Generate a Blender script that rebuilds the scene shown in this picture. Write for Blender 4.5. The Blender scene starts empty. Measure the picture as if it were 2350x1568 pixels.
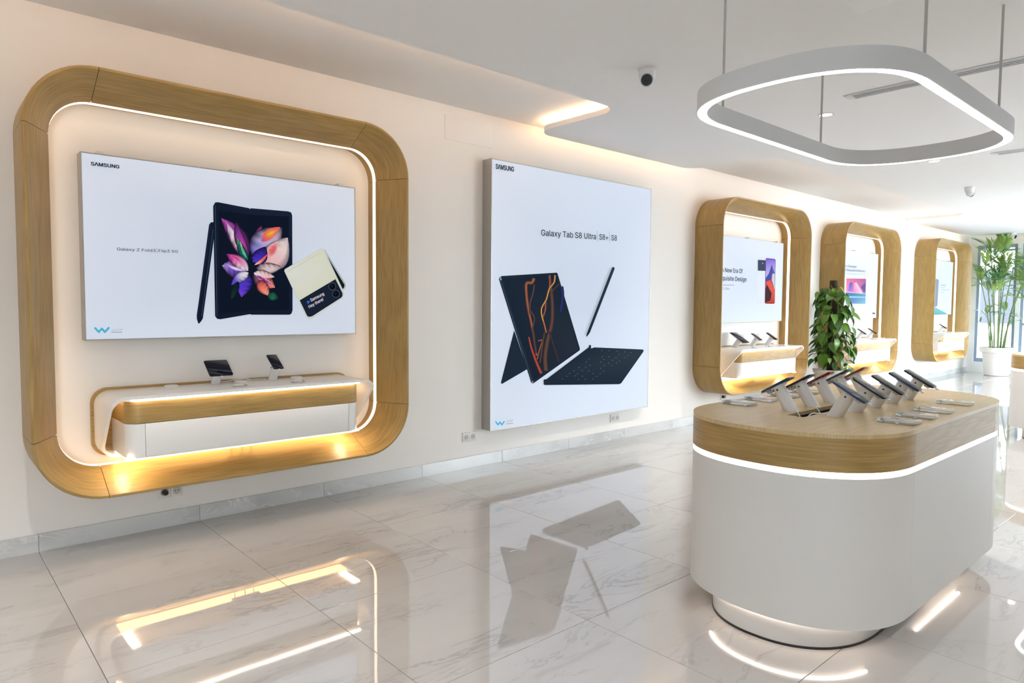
import bpy, bmesh, math, random
from mathutils import Vector, Matrix
random.seed(7)
S = bpy.context.scene
COL = S.collection
PI = math.pi
DEG = math.radians

# ------------------------------------------------------------------ camera
F_PX = 1562.355
CAM = Vector((0.0, -4.78734, 1.47))
MR = ((0.74733034, -0.66441583, 0.00699778),
      (-0.0304849, -0.04480596, -0.99853047),
      (0.66375299, 0.7460188, -0.0537395))
cam_d = bpy.data.cameras.new('camera')
cam = bpy.data.objects.new('camera', cam_d)
COL.objects.link(cam)
r, d, f = (Vector(v) for v in MR)
cam.matrix_world = Matrix(((r.x, -d.x, -f.x, CAM.x), (r.y, -d.y, -f.y, CAM.y), (r.z, -d.z, -f.z, CAM.z), (0, 0, 0, 1)))
cam_d.sensor_fit = 'HORIZONTAL'
cam_d.sensor_width = 36.0
cam_d.lens = F_PX / 2350 * 36
cam_d.clip_start = 0.05
cam_d.clip_end = 300
S.camera = cam


def on_wall(u, v, y=0.0):
    """point of the vertical plane y = const seen at photograph pixel (u, v): used to measure print positions"""
    q = ((u - 1175) / F_PX, (v - 784) / F_PX, 1.0)
    w = Vector((sum(MR[i][k] * q[i] for i in range(3)) for k in range(3)))
    return CAM + w * ((y - CAM.y) / w.y)


# ------------------------------------------------------------------ view, world, daylight
S.view_settings.view_transform = 'Standard'
S.view_settings.look = 'None'
S.view_settings.gamma = 1.0
S.view_settings.use_curve_mapping = False
EXPO = 0.84
S.view_settings.exposure = EXPO
S.cycles.max_bounces = 10
S.cycles.diffuse_bounces = 6
S.cycles.glossy_bounces = 5
S.cycles.transmission_bounces = 8
S.cycles.transparent_max_bounces = 12
S.cycles.sample_clamp_indirect = 6.0
S.cycles.caustics_reflective = False
S.cycles.caustics_refractive = False
S.cycles.use_denoising = True
W = bpy.data.worlds.new('sky')
S.world = W
W.use_nodes = True
wn = W.node_tree
for n in list(wn.nodes):
    wn.nodes.remove(n)
wo = wn.nodes.new('ShaderNodeOutputWorld')
wb = wn.nodes.new('ShaderNodeBackground')
wr = wn.nodes.new('ShaderNodeValToRGB')
wt = wn.nodes.new('ShaderNodeTexCoord')
wx = wn.nodes.new('ShaderNodeSeparateXYZ')
wn.links.new(wt.outputs['Generated'], wx.inputs[0])
wn.links.new(wx.outputs['Z'], wr.inputs[0])
wr.color_ramp.elements[0].position = 0.0
wr.color_ramp.elements[0].color = (0.92, 0.96, 1.0, 1)
wr.color_ramp.elements[1].position = 1.0
wr.color_ramp.elements[1].color = (0.66, 0.80, 1.0, 1)
wn.links.new(wr.outputs[0], wb.inputs[0])
wb.inputs[1].default_value = 11.5
wn.links.new(wb.outputs[0], wo.inputs[0])

LED_WARM = (1.0, 0.74, 0.50)
GLOW_AMBER = (1.0, 0.58, 0.20)
LED_COVE = (1.0, 0.62, 0.34)
LED_SOFT = (1.0, 0.80, 0.62)
LED_COOL = (0.93, 0.97, 1.0)
P_FRAME_LED = 2.3
P_BAR = 22.0
P_ADDED_GLOW = 4.2
P_SHELF_LED = 7.0
P_COVE = 17.0
P_COVE_LONG = 32.0
P_RING = 5.5
P_DOWN = 10.0
P_COUNTER_LED = 5.0
P_UNDER_LED = 6.0
PANEL_EMIT = 0.64
PANEL_DIFF = 0.33


def portal(loc, rot, sx, sy):
    l = bpy.data.lights.new('window_portal', 'AREA')
    l.shape = 'RECTANGLE'
    l.size, l.size_y = sx, sy
    l.cycles.is_portal = True
    o = bpy.data.objects.new('window_portal', l)
    o.location, o.rotation_euler = loc, rot
    COL.objects.link(o)


XE = 18.4          # far wall
XR = -3.0          # rear wall
YR = -8.6          # right wall
portal((XE - 0.02, -4.4, 1.6), (0, PI / 2, 0), 2.8, 8.4)
portal((13.4, YR + 0.02, 1.45), (PI / 2, 0, 0), 8.8, 2.95)
portal((-2.0, YR + 0.02, 1.45), (PI / 2, 0, 0), 1.4, 2.95)

# ------------------------------------------------------------------ materials
MATS = {}


def srgb(r, g, b):
    def c(x):
        x /= 255.0
        return x / 12.92 if x <= 0.04045 else ((x + 0.055) / 1.055) ** 2.4
    return (c(r), c(g), c(b), 1.0)


def newmat(name):
    m = bpy.data.materials.new(name)
    m.use_nodes = True
    nt = m.node_tree
    b = nt.nodes['Principled BSDF']
    return m, nt, b


def plain(name, col, rough=0.5, metal=0.0, spec=0.5, noise=0.0, bump=0.0, nscale=30.0, coat=0.0):
    if name in MATS:
        return MATS[name]
    m, nt, b = newmat(name)
    b.inputs['Base Color'].default_value = col
    b.inputs['Roughness'].default_value = rough
    b.inputs['Metallic'].default_value = metal
    b.inputs['Specular IOR Level'].default_value = spec
    b.inputs['Coat Weight'].default_value = coat
    b.inputs['Coat Roughness'].default_value = 0.05
    if noise or bump:
        tc = nt.nodes.new('ShaderNodeTexCoord')
        nz = nt.nodes.new('ShaderNodeTexNoise')
        nz.inputs['Scale'].default_value = nscale
        nz.inputs['Detail'].default_value = 4
        nt.links.new(tc.outputs['Object'], nz.inputs['Vector'])
        if noise:
            mx = nt.nodes.new('ShaderNodeMix')
            mx.data_type = 'RGBA'
            mx.inputs[6].default_value = tuple(c * (1 - noise) for c in col[:3]) + (1,)
            mx.inputs[7].default_value = tuple(min(1, c * (1 + noise)) for c in col[:3]) + (1,)
            nt.links.new(nz.outputs['Fac'], mx.inputs[0])
            nt.links.new(mx.outputs[2], b.inputs['Base Color'])
        if bump:
            bp = nt.nodes.new('ShaderNodeBump')
            bp.inputs['Strength'].default_value = bump
            bp.inputs['Distance'].default_value = 0.002
            nt.links.new(nz.outputs['Fac'], bp.inputs['Height'])
            nt.links.new(bp.outputs[0], b.inputs['Normal'])
    MATS[name] = m
    return m


def emis(name, col, strength):
    if name in MATS:
        return MATS[name]
    m = bpy.data.materials.new(name)
    m.use_nodes = True
    nt = m.node_tree
    nt.nodes.remove(nt.nodes['Principled BSDF'])
    e = nt.nodes.new('ShaderNodeEmission')
    e.inputs[0].default_value = tuple(col[:3]) + (1,)
    e.inputs[1].default_value = strength
    nt.links.new(e.outputs[0], nt.nodes['Material Output'].inputs[0])
    MATS[name] = m
    return m


def print_mat():
    """backlit print: colour attribute times the panel's light"""
    if 'backlit_print' in MATS:
        return MATS['backlit_print']
    m = bpy.data.materials.new('backlit_print')
    m.use_nodes = True
    nt = m.node_tree
    nt.nodes.remove(nt.nodes['Principled BSDF'])
    a = nt.nodes.new('ShaderNodeVertexColor')
    a.layer_name = 'Col'
    e = nt.nodes.new('ShaderNodeEmission')
    e.inputs[1].default_value = PANEL_EMIT * 2 ** -EXPO
    g = nt.nodes.new('ShaderNodeBsdfDiffuse')
    sc_ = nt.nodes.new('ShaderNodeVectorMath'); sc_.operation = 'SCALE'; sc_.inputs['Scale'].default_value = PANEL_DIFF
    nt.links.new(a.outputs[0], sc_.inputs[0]); nt.links.new(sc_.outputs[0], g.inputs[0])
    ad = nt.nodes.new('ShaderNodeAddShader')
    nt.links.new(a.outputs[0], e.inputs[0])
    nt.links.new(e.outputs[0], ad.inputs[0])
    nt.links.new(g.outputs[0], ad.inputs[1])
    nt.links.new(ad.outputs[0], nt.nodes['Material Output'].inputs[0])
    MATS['backlit_print'] = m
    return m


def face_mat():
    """translucent panel of a light box, lit from behind by edge LEDs: a touch brighter at the edges"""
    if 'light_panel' in MATS:
        return MATS['light_panel']
    m = bpy.data.materials.new('light_panel')
    m.use_nodes = True
    nt = m.node_tree
    nt.nodes.remove(nt.nodes['Principled BSDF'])
    uv = nt.nodes.new('ShaderNodeTexCoord')
    sx = nt.nodes.new('ShaderNodeSeparateXYZ')
    nt.links.new(uv.outputs['UV'], sx.inputs[0])
    rp = nt.nodes.new('ShaderNodeValToRGB')
    mn = None
    outs = []
    for ax in ('X', 'Y'):
        a = nt.nodes.new('ShaderNodeMath'); a.operation = 'SUBTRACT'; a.inputs[1].default_value = 0.5
        nt.links.new(sx.outputs[ax], a.inputs[0])
        b = nt.nodes.new('ShaderNodeMath'); b.operation = 'ABSOLUTE'
        nt.links.new(a.outputs[0], b.inputs[0])
        outs.append(b)
    mx = nt.nodes.new('ShaderNodeMath'); mx.operation = 'MAXIMUM'
    nt.links.new(outs[0].outputs[0], mx.inputs[0]); nt.links.new(outs[1].outputs[0], mx.inputs[1])
    nt.links.new(mx.outputs[0], rp.inputs[0])
    rp.color_ramp.elements[0].position = 0.1
    rp.color_ramp.elements[0].color = srgb(205, 216, 236)
    rp.color_ramp.elements[1].position = 0.5
    rp.color_ramp.elements[1].color = srgb(226, 235, 251)
    e = nt.nodes.new('ShaderNodeEmission')
    e.inputs[1].default_value = 0.90 * PANEL_EMIT * 2 ** -EXPO
    nt.links.new(rp.outputs[0], e.inputs[0])
    g = nt.nodes.new('ShaderNodeBsdfDiffuse')
    g.inputs['Color'].default_value = (PANEL_DIFF * 0.89, PANEL_DIFF, PANEL_DIFF * 1.17, 1)
    ad = nt.nodes.new('ShaderNodeAddShader')
    nt.links.new(e.outputs[0], ad.inputs[0])
    nt.links.new(g.outputs[0], ad.inputs[1])
    nt.links.new(ad.outputs[0], nt.nodes['Material Output'].inputs[0])
    MATS['light_panel'] = m
    return m


def oak(name, dark, light, rough=0.38):
    if name in MATS:
        return MATS[name]
    m, nt, b = newmat(name)
    uv = nt.nodes.new('ShaderNodeTexCoord')
    oi = nt.nodes.new('ShaderNodeObjectInfo')
    off = nt.nodes.new('ShaderNodeVectorMath'); off.operation = 'SCALE'
    cmb = nt.nodes.new('ShaderNodeCombineXYZ')
    nt.links.new(oi.outputs['Random'], cmb.inputs[0]); nt.links.new(oi.outputs['Random'], cmb.inputs[1]); nt.links.new(oi.outputs['Random'], cmb.inputs[2])
    nt.links.new(cmb.outputs[0], off.inputs[0]); off.inputs['Scale'].default_value = 37.0
    ad = nt.nodes.new('ShaderNodeVectorMath'); ad.operation = 'ADD'
    nt.links.new(uv.outputs['UV'], ad.inputs[0]); nt.links.new(off.outputs[0], ad.inputs[1])
    # low frequency warp gives the cathedral figure
    mp = nt.nodes.new('ShaderNodeMapping'); mp.inputs['Scale'].default_value = (1.3, 7.0, 1.0)
    nt.links.new(ad.outputs[0], mp.inputs[0])
    nz = nt.nodes.new('ShaderNodeTexNoise'); nz.inputs['Scale'].default_value = 1.0; nz.inputs['Detail'].default_value = 2
    nt.links.new(mp.outputs[0], nz.inputs['Vector'])
    mul = nt.nodes.new('ShaderNodeMath'); mul.operation = 'MULTIPLY'; mul.inputs[1].default_value = 11.0
    nt.links.new(nz.outputs['Fac'], mul.inputs[0])
    fr = nt.nodes.new('ShaderNodeMath'); fr.operation = 'PINGPONG'; fr.inputs[1].default_value = 1.0
    nt.links.new(mul.outputs[0], fr.inputs[0])
    mp2 = nt.nodes.new('ShaderNodeMapping'); mp2.inputs['Scale'].default_value = (5.0, 150.0, 1.0)
    nt.links.new(ad.outputs[0], mp2.inputs[0])
    nz2 = nt.nodes.new('ShaderNodeTexNoise'); nz2.inputs['Scale'].default_value = 1.0; nz2.inputs['Detail'].default_value = 4
    nt.links.new(mp2.outputs[0], nz2.inputs['Vector'])
    m1 = nt.nodes.new('ShaderNodeMath'); m1.operation = 'MULTIPLY'; m1.inputs[1].default_value = 0.12
    nt.links.new(fr.outputs[0], m1.inputs[0])
    m2 = nt.nodes.new('ShaderNodeMath'); m2.operation = 'MULTIPLY_ADD'; m2.inputs[1].default_value = 0.92
    nt.links.new(nz2.outputs['Fac'], m2.inputs[0]); nt.links.new(m1.outputs[0], m2.inputs[2])
    rp = nt.nodes.new('ShaderNodeValToRGB')
    rp.color_ramp.elements[0].position = 0.22; rp.color_ramp.elements[0].color = dark
    rp.color_ramp.elements[1].position = 0.72; rp.color_ramp.elements[1].color = light
    nt.links.new(m2.outputs[0], rp.inputs[0])
    nt.links.new(rp.outputs[0], b.inputs['Base Color'])
    b.inputs['Roughness'].default_value = rough
    bp = nt.nodes.new('ShaderNodeBump'); bp.inputs['Strength'].default_value = 0.08; bp.inputs['Distance'].default_value = 0.001
    nt.links.new(nz2.outputs['Fac'], bp.inputs['Height']); nt.links.new(bp.outputs[0], b.inputs['Normal'])
    MATS[name] = m
    return m


def marble(name, base, cloud, vein, rough, wob, vscale=1.0):
    if name in MATS:
        return MATS[name]
    m, nt, b = newmat(name)
    ge = nt.nodes.new('ShaderNodeNewGeometry')
    oi = nt.nodes.new('ShaderNodeObjectInfo')
    cmb = nt.nodes.new('ShaderNodeCombineXYZ')
    for k in range(3):
        nt.links.new(oi.outputs['Random'], cmb.inputs[k])
    off = nt.nodes.new('ShaderNodeVectorMath'); off.operation = 'SCALE'; off.inputs['Scale'].default_value = 61.0
    nt.links.new(cmb.outputs[0], off.inputs[0])
    ad = nt.nodes.new('ShaderNodeVectorMath'); ad.operation = 'ADD'
    nt.links.new(ge.outputs['Position'], ad.inputs[0]); nt.links.new(off.outputs[0], ad.inputs[1])
    mp = nt.nodes.new('ShaderNodeMapping')
    mp.inputs['Rotation'].default_value = (0.2, 0.1, -0.65)
    mp.inputs['Scale'].default_value = (0.9 * vscale, 3.0 * vscale, 2.0 * vscale)
    nt.links.new(ad.outputs[0], mp.inputs[0])
    n1 = nt.nodes.new('ShaderNodeTexNoise'); n1.inputs['Scale'].default_value = 1.3; n1.inputs['Detail'].default_value = 9; n1.inputs['Distortion'].default_value = 0.9
    n1.inputs['Roughness'].default_value = 0.62
    nt.links.new(mp.outputs[0], n1.inputs['Vector'])
    s = nt.nodes.new('ShaderNodeMath'); s.operation = 'SUBTRACT'; s.inputs[1].default_value = 0.5
    nt.links.new(n1.outputs['Fac'], s.inputs[0])
    a = nt.nodes.new('ShaderNodeMath'); a.operation = 'ABSOLUTE'
    nt.links.new(s.outputs[0], a.inputs[0])
    rp = nt.nodes.new('ShaderNodeValToRGB')
    rp.color_ramp.elements[0].position = 0.0; rp.color_ramp.elements[0].color = (1, 1, 1, 1)
    rp.color_ramp.elements[1].position = 0.022; rp.color_ramp.elements[1].color = (0, 0, 0, 1)
    nt.links.new(a.outputs[0], rp.inputs[0])
    n2 = nt.nodes.new('ShaderNodeTexNoise'); n2.inputs['Scale'].default_value = 1.1; n2.inputs['Detail'].default_value = 5
    nt.links.new(mp.outputs[0], n2.inputs['Vector'])
    r2 = nt.nodes.new('ShaderNodeValToRGB')
    r2.color_ramp.elements[0].position = 0.42; r2.color_ramp.elements[1].position = 0.70
    nt.links.new(n2.outputs['Fac'], r2.inputs[0])
    mm = nt.nodes.new('ShaderNodeMath'); mm.operation = 'MULTIPLY'
    nt.links.new(rp.outputs[0], mm.inputs[0]); nt.links.new(r2.outputs[0], mm.inputs[1])
    mx = nt.nodes.new('ShaderNodeMix'); mx.data_type = 'RGBA'
    mx.inputs[6].default_value = base; mx.inputs[7].default_value = cloud
    nt.links.new(r2.outputs[0], mx.inputs[0])
    mx2 = nt.nodes.new('ShaderNodeMix'); mx2.data_type = 'RGBA'
    nt.links.new(mx.outputs[2], mx2.inputs[6]); mx2.inputs[7].default_value = vein
    nt.links.new(mm.outputs[0], mx2.inputs[0])
    nt.links.new(mx2.outputs[2], b.inputs['Base Color'])
    b.inputs['Roughness'].default_value = rough
    b.inputs['IOR'].default_value = 1.95
    if wob:
        n3 = nt.nodes.new('ShaderNodeTexNoise'); n3.inputs['Scale'].default_value = 3.5; n3.inputs['Detail'].default_value = 1
        nt.links.new(ge.outputs['Position'], n3.inputs['Vector'])
        bp = nt.nodes.new('ShaderNodeBump'); bp.inputs['Strength'].default_value = wob; bp.inputs['Distance'].default_value = 0.004
        nt.links.new(n3.outputs['Fac'], bp.inputs['Height']); nt.links.new(bp.outputs[0], b.inputs['Normal'])
    MATS[name] = m
    return m


def glass_pane():
    if 'window_glass' in MATS:
        return MATS['window_glass']
    m = bpy.data.materials.new('window_glass')
    m.use_nodes = True
    nt = m.node_tree
    nt.nodes.remove(nt.nodes['Principled BSDF'])
    t = nt.nodes.new('ShaderNodeBsdfTransparent'); t.inputs[0].default_value = (0.94, 0.97, 0.97, 1)
    g = nt.nodes.new('ShaderNodeBsdfGlossy'); g.inputs['Roughness'].default_value = 0.01
    fr = nt.nodes.new('ShaderNodeFresnel'); fr.inputs[0].default_value = 1.45
    mx = nt.nodes.new('ShaderNodeMixShader')
    nt.links.new(fr.outputs[0], mx.inputs[0]); nt.links.new(t.outputs[0], mx.inputs[1]); nt.links.new(g.outputs[0], mx.inputs[2])
    nt.links.new(mx.outputs[0], nt.nodes['Material Output'].inputs[0])
    MATS['window_glass'] = m
    return m


def acrylic():
    if 'acrylic' in MATS:
        return MATS['acrylic']
    m = bpy.data.materials.new('acrylic')
    m.use_nodes = True
    nt = m.node_tree
    nt.nodes.remove(nt.nodes['Principled BSDF'])
    t = nt.nodes.new('ShaderNodeBsdfTransparent'); t.inputs[0].default_value = (0.95, 0.97, 0.97, 1)
    g = nt.nodes.new('ShaderNodeBsdfGlossy'); g.inputs['Roughness'].default_value = 0.05
    fr = nt.nodes.new('ShaderNodeFresnel'); fr.inputs[0].default_value = 1.5
    mx = nt.nodes.new('ShaderNodeMixShader')
    nt.links.new(fr.outputs[0], mx.inputs[0]); nt.links.new(t.outputs[0], mx.inputs[1]); nt.links.new(g.outputs[0], mx.inputs[2])
    df = nt.nodes.new('ShaderNodeBsdfDiffuse'); df.inputs[0].default_value = (0.9, 0.91, 0.92, 1)
    mf = nt.nodes.new('ShaderNodeMixShader'); mf.inputs[0].default_value = 0.22
    nt.links.new(mx.outputs[0], mf.inputs[1]); nt.links.new(df.outputs[0], mf.inputs[2])
    nt.links.new(mf.outputs[0], nt.nodes['Material Output'].inputs[0])
    MATS['acrylic'] = m
    return m


M_WALL = plain('wall_paint', (0.80, 0.772, 0.74, 1), 0.55, noise=0.01, bump=0.02, nscale=60)
M_WALL_BACK = plain('lightened_wall_paint', (0.88, 0.88, 0.87, 1), 0.6, noise=0.01)  # whitened to stand in for the daylight glare on the far wall
M_CEIL = plain('ceiling_paint', (0.80, 0.80, 0.80, 1), 0.7, noise=0.01, nscale=20)
M_OAK = oak('oak_veneer', (0.225, 0.140, 0.042, 1), (0.42, 0.275, 0.092, 1), 0.36)
M_OAK_TOP = oak('oak_veneer_top', (0.43, 0.315, 0.155, 1), (0.59, 0.455, 0.245, 1), 0.33)
M_WHITE = plain('white_laminate', (0.78, 0.775, 0.765, 1), 0.32, noise=0.01)
M_BODY = plain('white_satin_panel', (0.66, 0.665, 0.66, 1), 0.42, noise=0.01)
M_HOUS = plain('lamp_housing', (0.66, 0.68, 0.70, 1), 0.5, noise=0.01)
M_ALU = plain('brushed_aluminium', (0.42, 0.41, 0.39, 1), 0.4, metal=0.7, noise=0.02)
M_STEEL = plain('steel_rod', (0.50, 0.50, 0.50, 1), 0.4, metal=0.2, noise=0.02)
M_FLOOR = marble('marble_tile', (0.50, 0.49, 0.48, 1), (0.455, 0.445, 0.435, 1), (0.33, 0.32, 0.315, 1), 0.028, 0.05)
M_SKIRT = marble('marble_skirting', (0.62, 0.63, 0.63, 1), (0.47, 0.48, 0.49, 1), (0.80, 0.80, 0.79, 1), 0.2, 0, 2.2)
M_GROUT = plain('grout', (0.30, 0.28, 0.25, 1), 0.9, noise=0.05)
M_PLASTIC = plain('white_plastic', (0.74, 0.74, 0.75, 1), 0.38, noise=0.01)
M_DARK = plain('dark_plastic', (0.012, 0.013, 0.016, 1), 0.3, noise=0.05)
M_BLACKGLASS = plain('black_glass', (0.006, 0.007, 0.012, 1), 0.05, noise=0.02)
M_GLASS = glass_pane()
M_CLEAR = acrylic()
M_PAPER = plain('white_card', (0.80, 0.79, 0.80, 1), 0.6, noise=0.01)
M_LED_FRAME = emis('led_warm_frame', LED_WARM, P_FRAME_LED)
M_LED_SHELF = emis('led_warm_shelf', LED_SOFT, P_SHELF_LED)
M_LED_BAR = emis('led_under_shelf', (1.0, 0.72, 0.46), P_BAR)
M_LED_SIDE = emis('led_shelf_side', (1.0, 0.70, 0.42), 9.0)
M_ADDED_GLOW = emis('added_amber_glow', GLOW_AMBER, P_ADDED_GLOW)
M_LED_COVE = emis('led_warm_cove', LED_COVE, P_COVE)
M_LED_COVE_LONG = emis('led_warm_cove_long', LED_COVE, P_COVE_LONG)
M_LED_RING = emis('led_ring', LED_COOL, P_RING)
M_LED_DOWN = emis('led_downlight', (1.0, 0.86, 0.7), P_DOWN)
M_LED_COUNTER = emis('led_counter', (1.0, 0.86, 0.72), P_COUNTER_LED)
M_LED_UNDER = emis('led_under', (1.0, 0.80, 0.66), P_UNDER_LED)


# ------------------------------------------------------------------ object helpers
def link(name, me, parent=None, loc=None):
    o = bpy.data.objects.new(name, me)
    COL.objects.link(o)
    if parent:
        o.parent = parent
    if loc is not None:
        o.location = loc
    return o


def tag(o, label, cat, group=None):
    o['label'] = label
    o['category'] = cat
    if group:
        o['group'] = group
    return o


def thing(name, label, cat, loc=(0, 0, 0), rotz=0.0, group=None):
    o = bpy.data.objects.new(name, None)
    o.empty_display_size = 0.1
    COL.objects.link(o)
    o.location = loc
    o.rotation_euler = (0, 0, rotz)
    return tag(o, label, cat, group)


def struct(o):
    o['kind'] = 'structure'
    return o


def dup(root, loc=None, rotz=None, label=None, group=None):
    q = root.copy(); COL.objects.link(q)
    if loc is not None:
        q.location = loc
    if rotz is not None:
        q.rotation_euler = (0, 0, rotz)
    if label:
        q['label'] = label
    if group:
        q['group'] = group
    for ch in list(root.children):
        c = ch.copy(); COL.objects.link(c); c.parent = q
        for g in list(ch.children):
            e = g.copy(); COL.objects.link(e); e.parent = c
    return q


def finish(bm, name, mat, smooth=35.0, recalc=True):
    if recalc:
        bmesh.ops.recalc_face_normals(bm, faces=bm.faces[:])
    me = bpy.data.meshes.new(name)
    for fa in bm.faces:
        fa.smooth = smooth > 0
    bm.to_mesh(me)
    bm.free()
    if smooth > 0:
        me.set_sharp_from_angle(angle=math.radians(smooth))
    for mm in (mat if isinstance(mat, (list, tuple)) else [mat]):
        me.materials.append(mm)
    return me


def add_box(bm, x0, x1, y0, y1, z0, z1, bev=0.0, mi=0):
    uvl = bm.loops.layers.uv.verify()
    vs = [bm.verts.new((x, y, z)) for x in (x0, x1) for y in (y0, y1) for z in (z0, z1)]
    fs = []
    for idx in ((0, 1, 3, 2), (4, 6, 7, 5), (0, 4, 5, 1), (2, 3, 7, 6), (0, 2, 6, 4), (1, 5, 7, 3)):
        fa = bm.faces.new([vs[i] for i in idx])
        fa.material_index = mi
        fs.append(fa)
    if bev:
        es = list({e for fa in fs for e in fa.edges})
        bmesh.ops.bevel(bm, geom=es, offset=bev, segments=2, affect='EDGES', profile=0.5)
    for fa in bm.faces:
        n = fa.normal
        fa.normal_update()
        n = fa.normal
        for l in fa.loops:
            c = l.vert.co
            if abs(n.x) > 0.7:
                l[uvl].uv = (c.y, c.z)
            elif abs(n.y) > 0.7:
                l[uvl].uv = (c.x, c.z)
            else:
                l[uvl].uv = (c.x, c.y)
    return vs


def box(name, x0, x1, y0, y1, z0, z1, mat, parent=None, bev=0.0, smooth=35):
    bm = bmesh.new()
    add_box(bm, x0, x1, y0, y1, z0, z1, bev)
    return link(name, finish(bm, name, mat, smooth), parent)


def add_tube(bm, p0, p1, r0, r1=None, seg=12, cap=True):
    r1 = r0 if r1 is None else r1
    p0, p1 = Vector(p0), Vector(p1)
    ax = (p1 - p0).normalized()
    u = ax.orthogonal().normalized()
    w = ax.cross(u)
    a = [bm.verts.new(p0 + (u * math.cos(2 * PI * k / seg) + w * math.sin(2 * PI * k / seg)) * r0) for k in range(seg)]
    b = [bm.verts.new(p1 + (u * math.cos(2 * PI * k / seg) + w * math.sin(2 * PI * k / seg)) * r1) for k in range(seg)]
    for k in range(seg):
        bm.faces.new((a[k], a[(k + 1) % seg], b[(k + 1) % seg], b[k]))
    if cap:
        bm.faces.new(a[::-1]); bm.faces.new(b)


def tube(name, p0, p1, r0, mat, parent=None, r1=None, seg=14):
    bm = bmesh.new()
    add_tube(bm, p0, p1, r0, r1, seg)
    return link(name, finish(bm, name, mat, 40), parent)


def add_cable(bm, pts, rad, seg=8):
    pts = [Vector(p) for p in pts]
    # Catmull-Rom
    sm = []
    for i in range(len(pts) - 1):
        p0 = pts[max(i - 1, 0)]; p1 = pts[i]; p2 = pts[i + 1]; p3 = pts[min(i + 2, len(pts) - 1)]
        for k in range(6):
            t = k / 6
            sm.append(0.5 * ((2 * p1) + (p2 - p0) * t + (2 * p0 - 5 * p1 + 4 * p2 - p3) * t * t + (3 * p1 - p0 - 3 * p2 + p3) * t ** 3))
    sm.append(pts[-1])
    rings = []
    u = None
    for i, p in enumerate(sm):
        ax = (sm[min(i + 1, len(sm) - 1)] - sm[max(i - 1, 0)]).normalized()
        u = ax.orthogonal().normalized() if u is None else (u - ax * u.dot(ax)).normalized()
        w = ax.cross(u)
        rr = rad(i / (len(sm) - 1)) if callable(rad) else rad
        rings.append([bm.verts.new(p + (u * math.cos(2 * PI * k / seg) + w * math.sin(2 * PI * k / seg)) * rr) for k in range(seg)])
    for a, b in zip(rings, rings[1:]):
        for k in range(seg):
            bm.faces.new((a[k], a[(k + 1) % seg], b[(k + 1) % seg], b[k]))
    bm.faces.new(rings[0][::-1]); bm.faces.new(rings[-1])


def cable(name, pts, rad, mat, parent=None, seg=8):
    bm = bmesh.new()
    add_cable(bm, pts, rad, seg)
    return link(name, finish(bm, name, mat, 60), parent)


def lathe(name, prof, mat, parent=None, seg=32, loc=None):
    """prof: list of (radius, z)"""
    bm = bmesh.new()
    rings = []
    for rr, z in prof:
        if rr < 1e-6:
            rings.append([bm.verts.new((0, 0, z))])
        else:
            rings.append([bm.verts.new((rr * math.cos(2 * PI * k / seg), rr * math.sin(2 * PI * k / seg), z)) for k in range(seg)])
    for a, b in zip(rings, rings[1:]):
        for k in range(seg):
            if len(a) == 1:
                bm.faces.new((a[0], b[k], b[(k + 1) % seg]))
            elif len(b) == 1:
                bm.faces.new((a[k], a[(k + 1) % seg], b[0]))
            else:
                bm.faces.new((a[k], a[(k + 1) % seg], b[(k + 1) % seg], b[k]))
    return link(name, finish(bm, name, mat, 35), parent, loc)


def sweep(name, path, prof, plane, mat, parent=None, closed=False, trim=0.0, smooth=35, hfun=None):
    """profile (inset, height) swept along path [((a,b),(na,nb))]; UV u runs along the path (the grain)"""
    bm = bmesh.new()
    uvl = bm.loops.layers.uv.verify()
    path = [(Vector(p), Vector(n)) for p, n in path]
    if trim and not closed:
        p0, n0 = path[0]; p1 = path[1][0]
        path[0] = (p0 + (p1 - p0).normalized() * trim, n0)
        p0, n0 = path[-1]; p1 = path[-2][0]
        path[-1] = (p0 + (p1 - p0).normalized() * trim, n0)
    us = [0.0]
    for i in range(1, len(path)):
        us.append(us[-1] + (path[i][0] - path[i - 1][0]).length)
    us.append(us[-1] + (path[0][0] - path[-1][0]).length)
    K = len(prof)
    vv = [0.0]
    for i in range(K):
        a, b = prof[i], prof[(i + 1) % K]
        vv.append(vv[-1] + math.hypot(a[0] - b[0], a[1] - b[1]))
    rings = []
    for p, n in path:
        ring = []
        for dd, h in prof:
            q = p + n * dd
            if hfun:
                h = hfun(q, h)
            ring.append(bm.verts.new((q.x, h, q.y) if plane == 'xz' else (q.x, q.y, h)))
        rings.append(ring)
    N = len(rings)
    for i in range(N if closed else N - 1):
        a, b = rings[i], rings[(i + 1) % N]
        for k in range(K):
            k2 = (k + 1) % K
            fa = bm.faces.new((a[k], b[k], b[k2], a[k2]))
            for l, uv in zip(fa.loops, ((us[i], vv[k]), (us[i + 1], vv[k]), (us[i + 1], vv[k + 1]), (us[i], vv[k + 1]))):
                l[uvl].uv = uv
    if not closed:
        bm.faces.new(rings[0]); bm.faces.new(rings[-1][::-1])
    return link(name, finish(bm, name, mat, smooth), parent)


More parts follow.
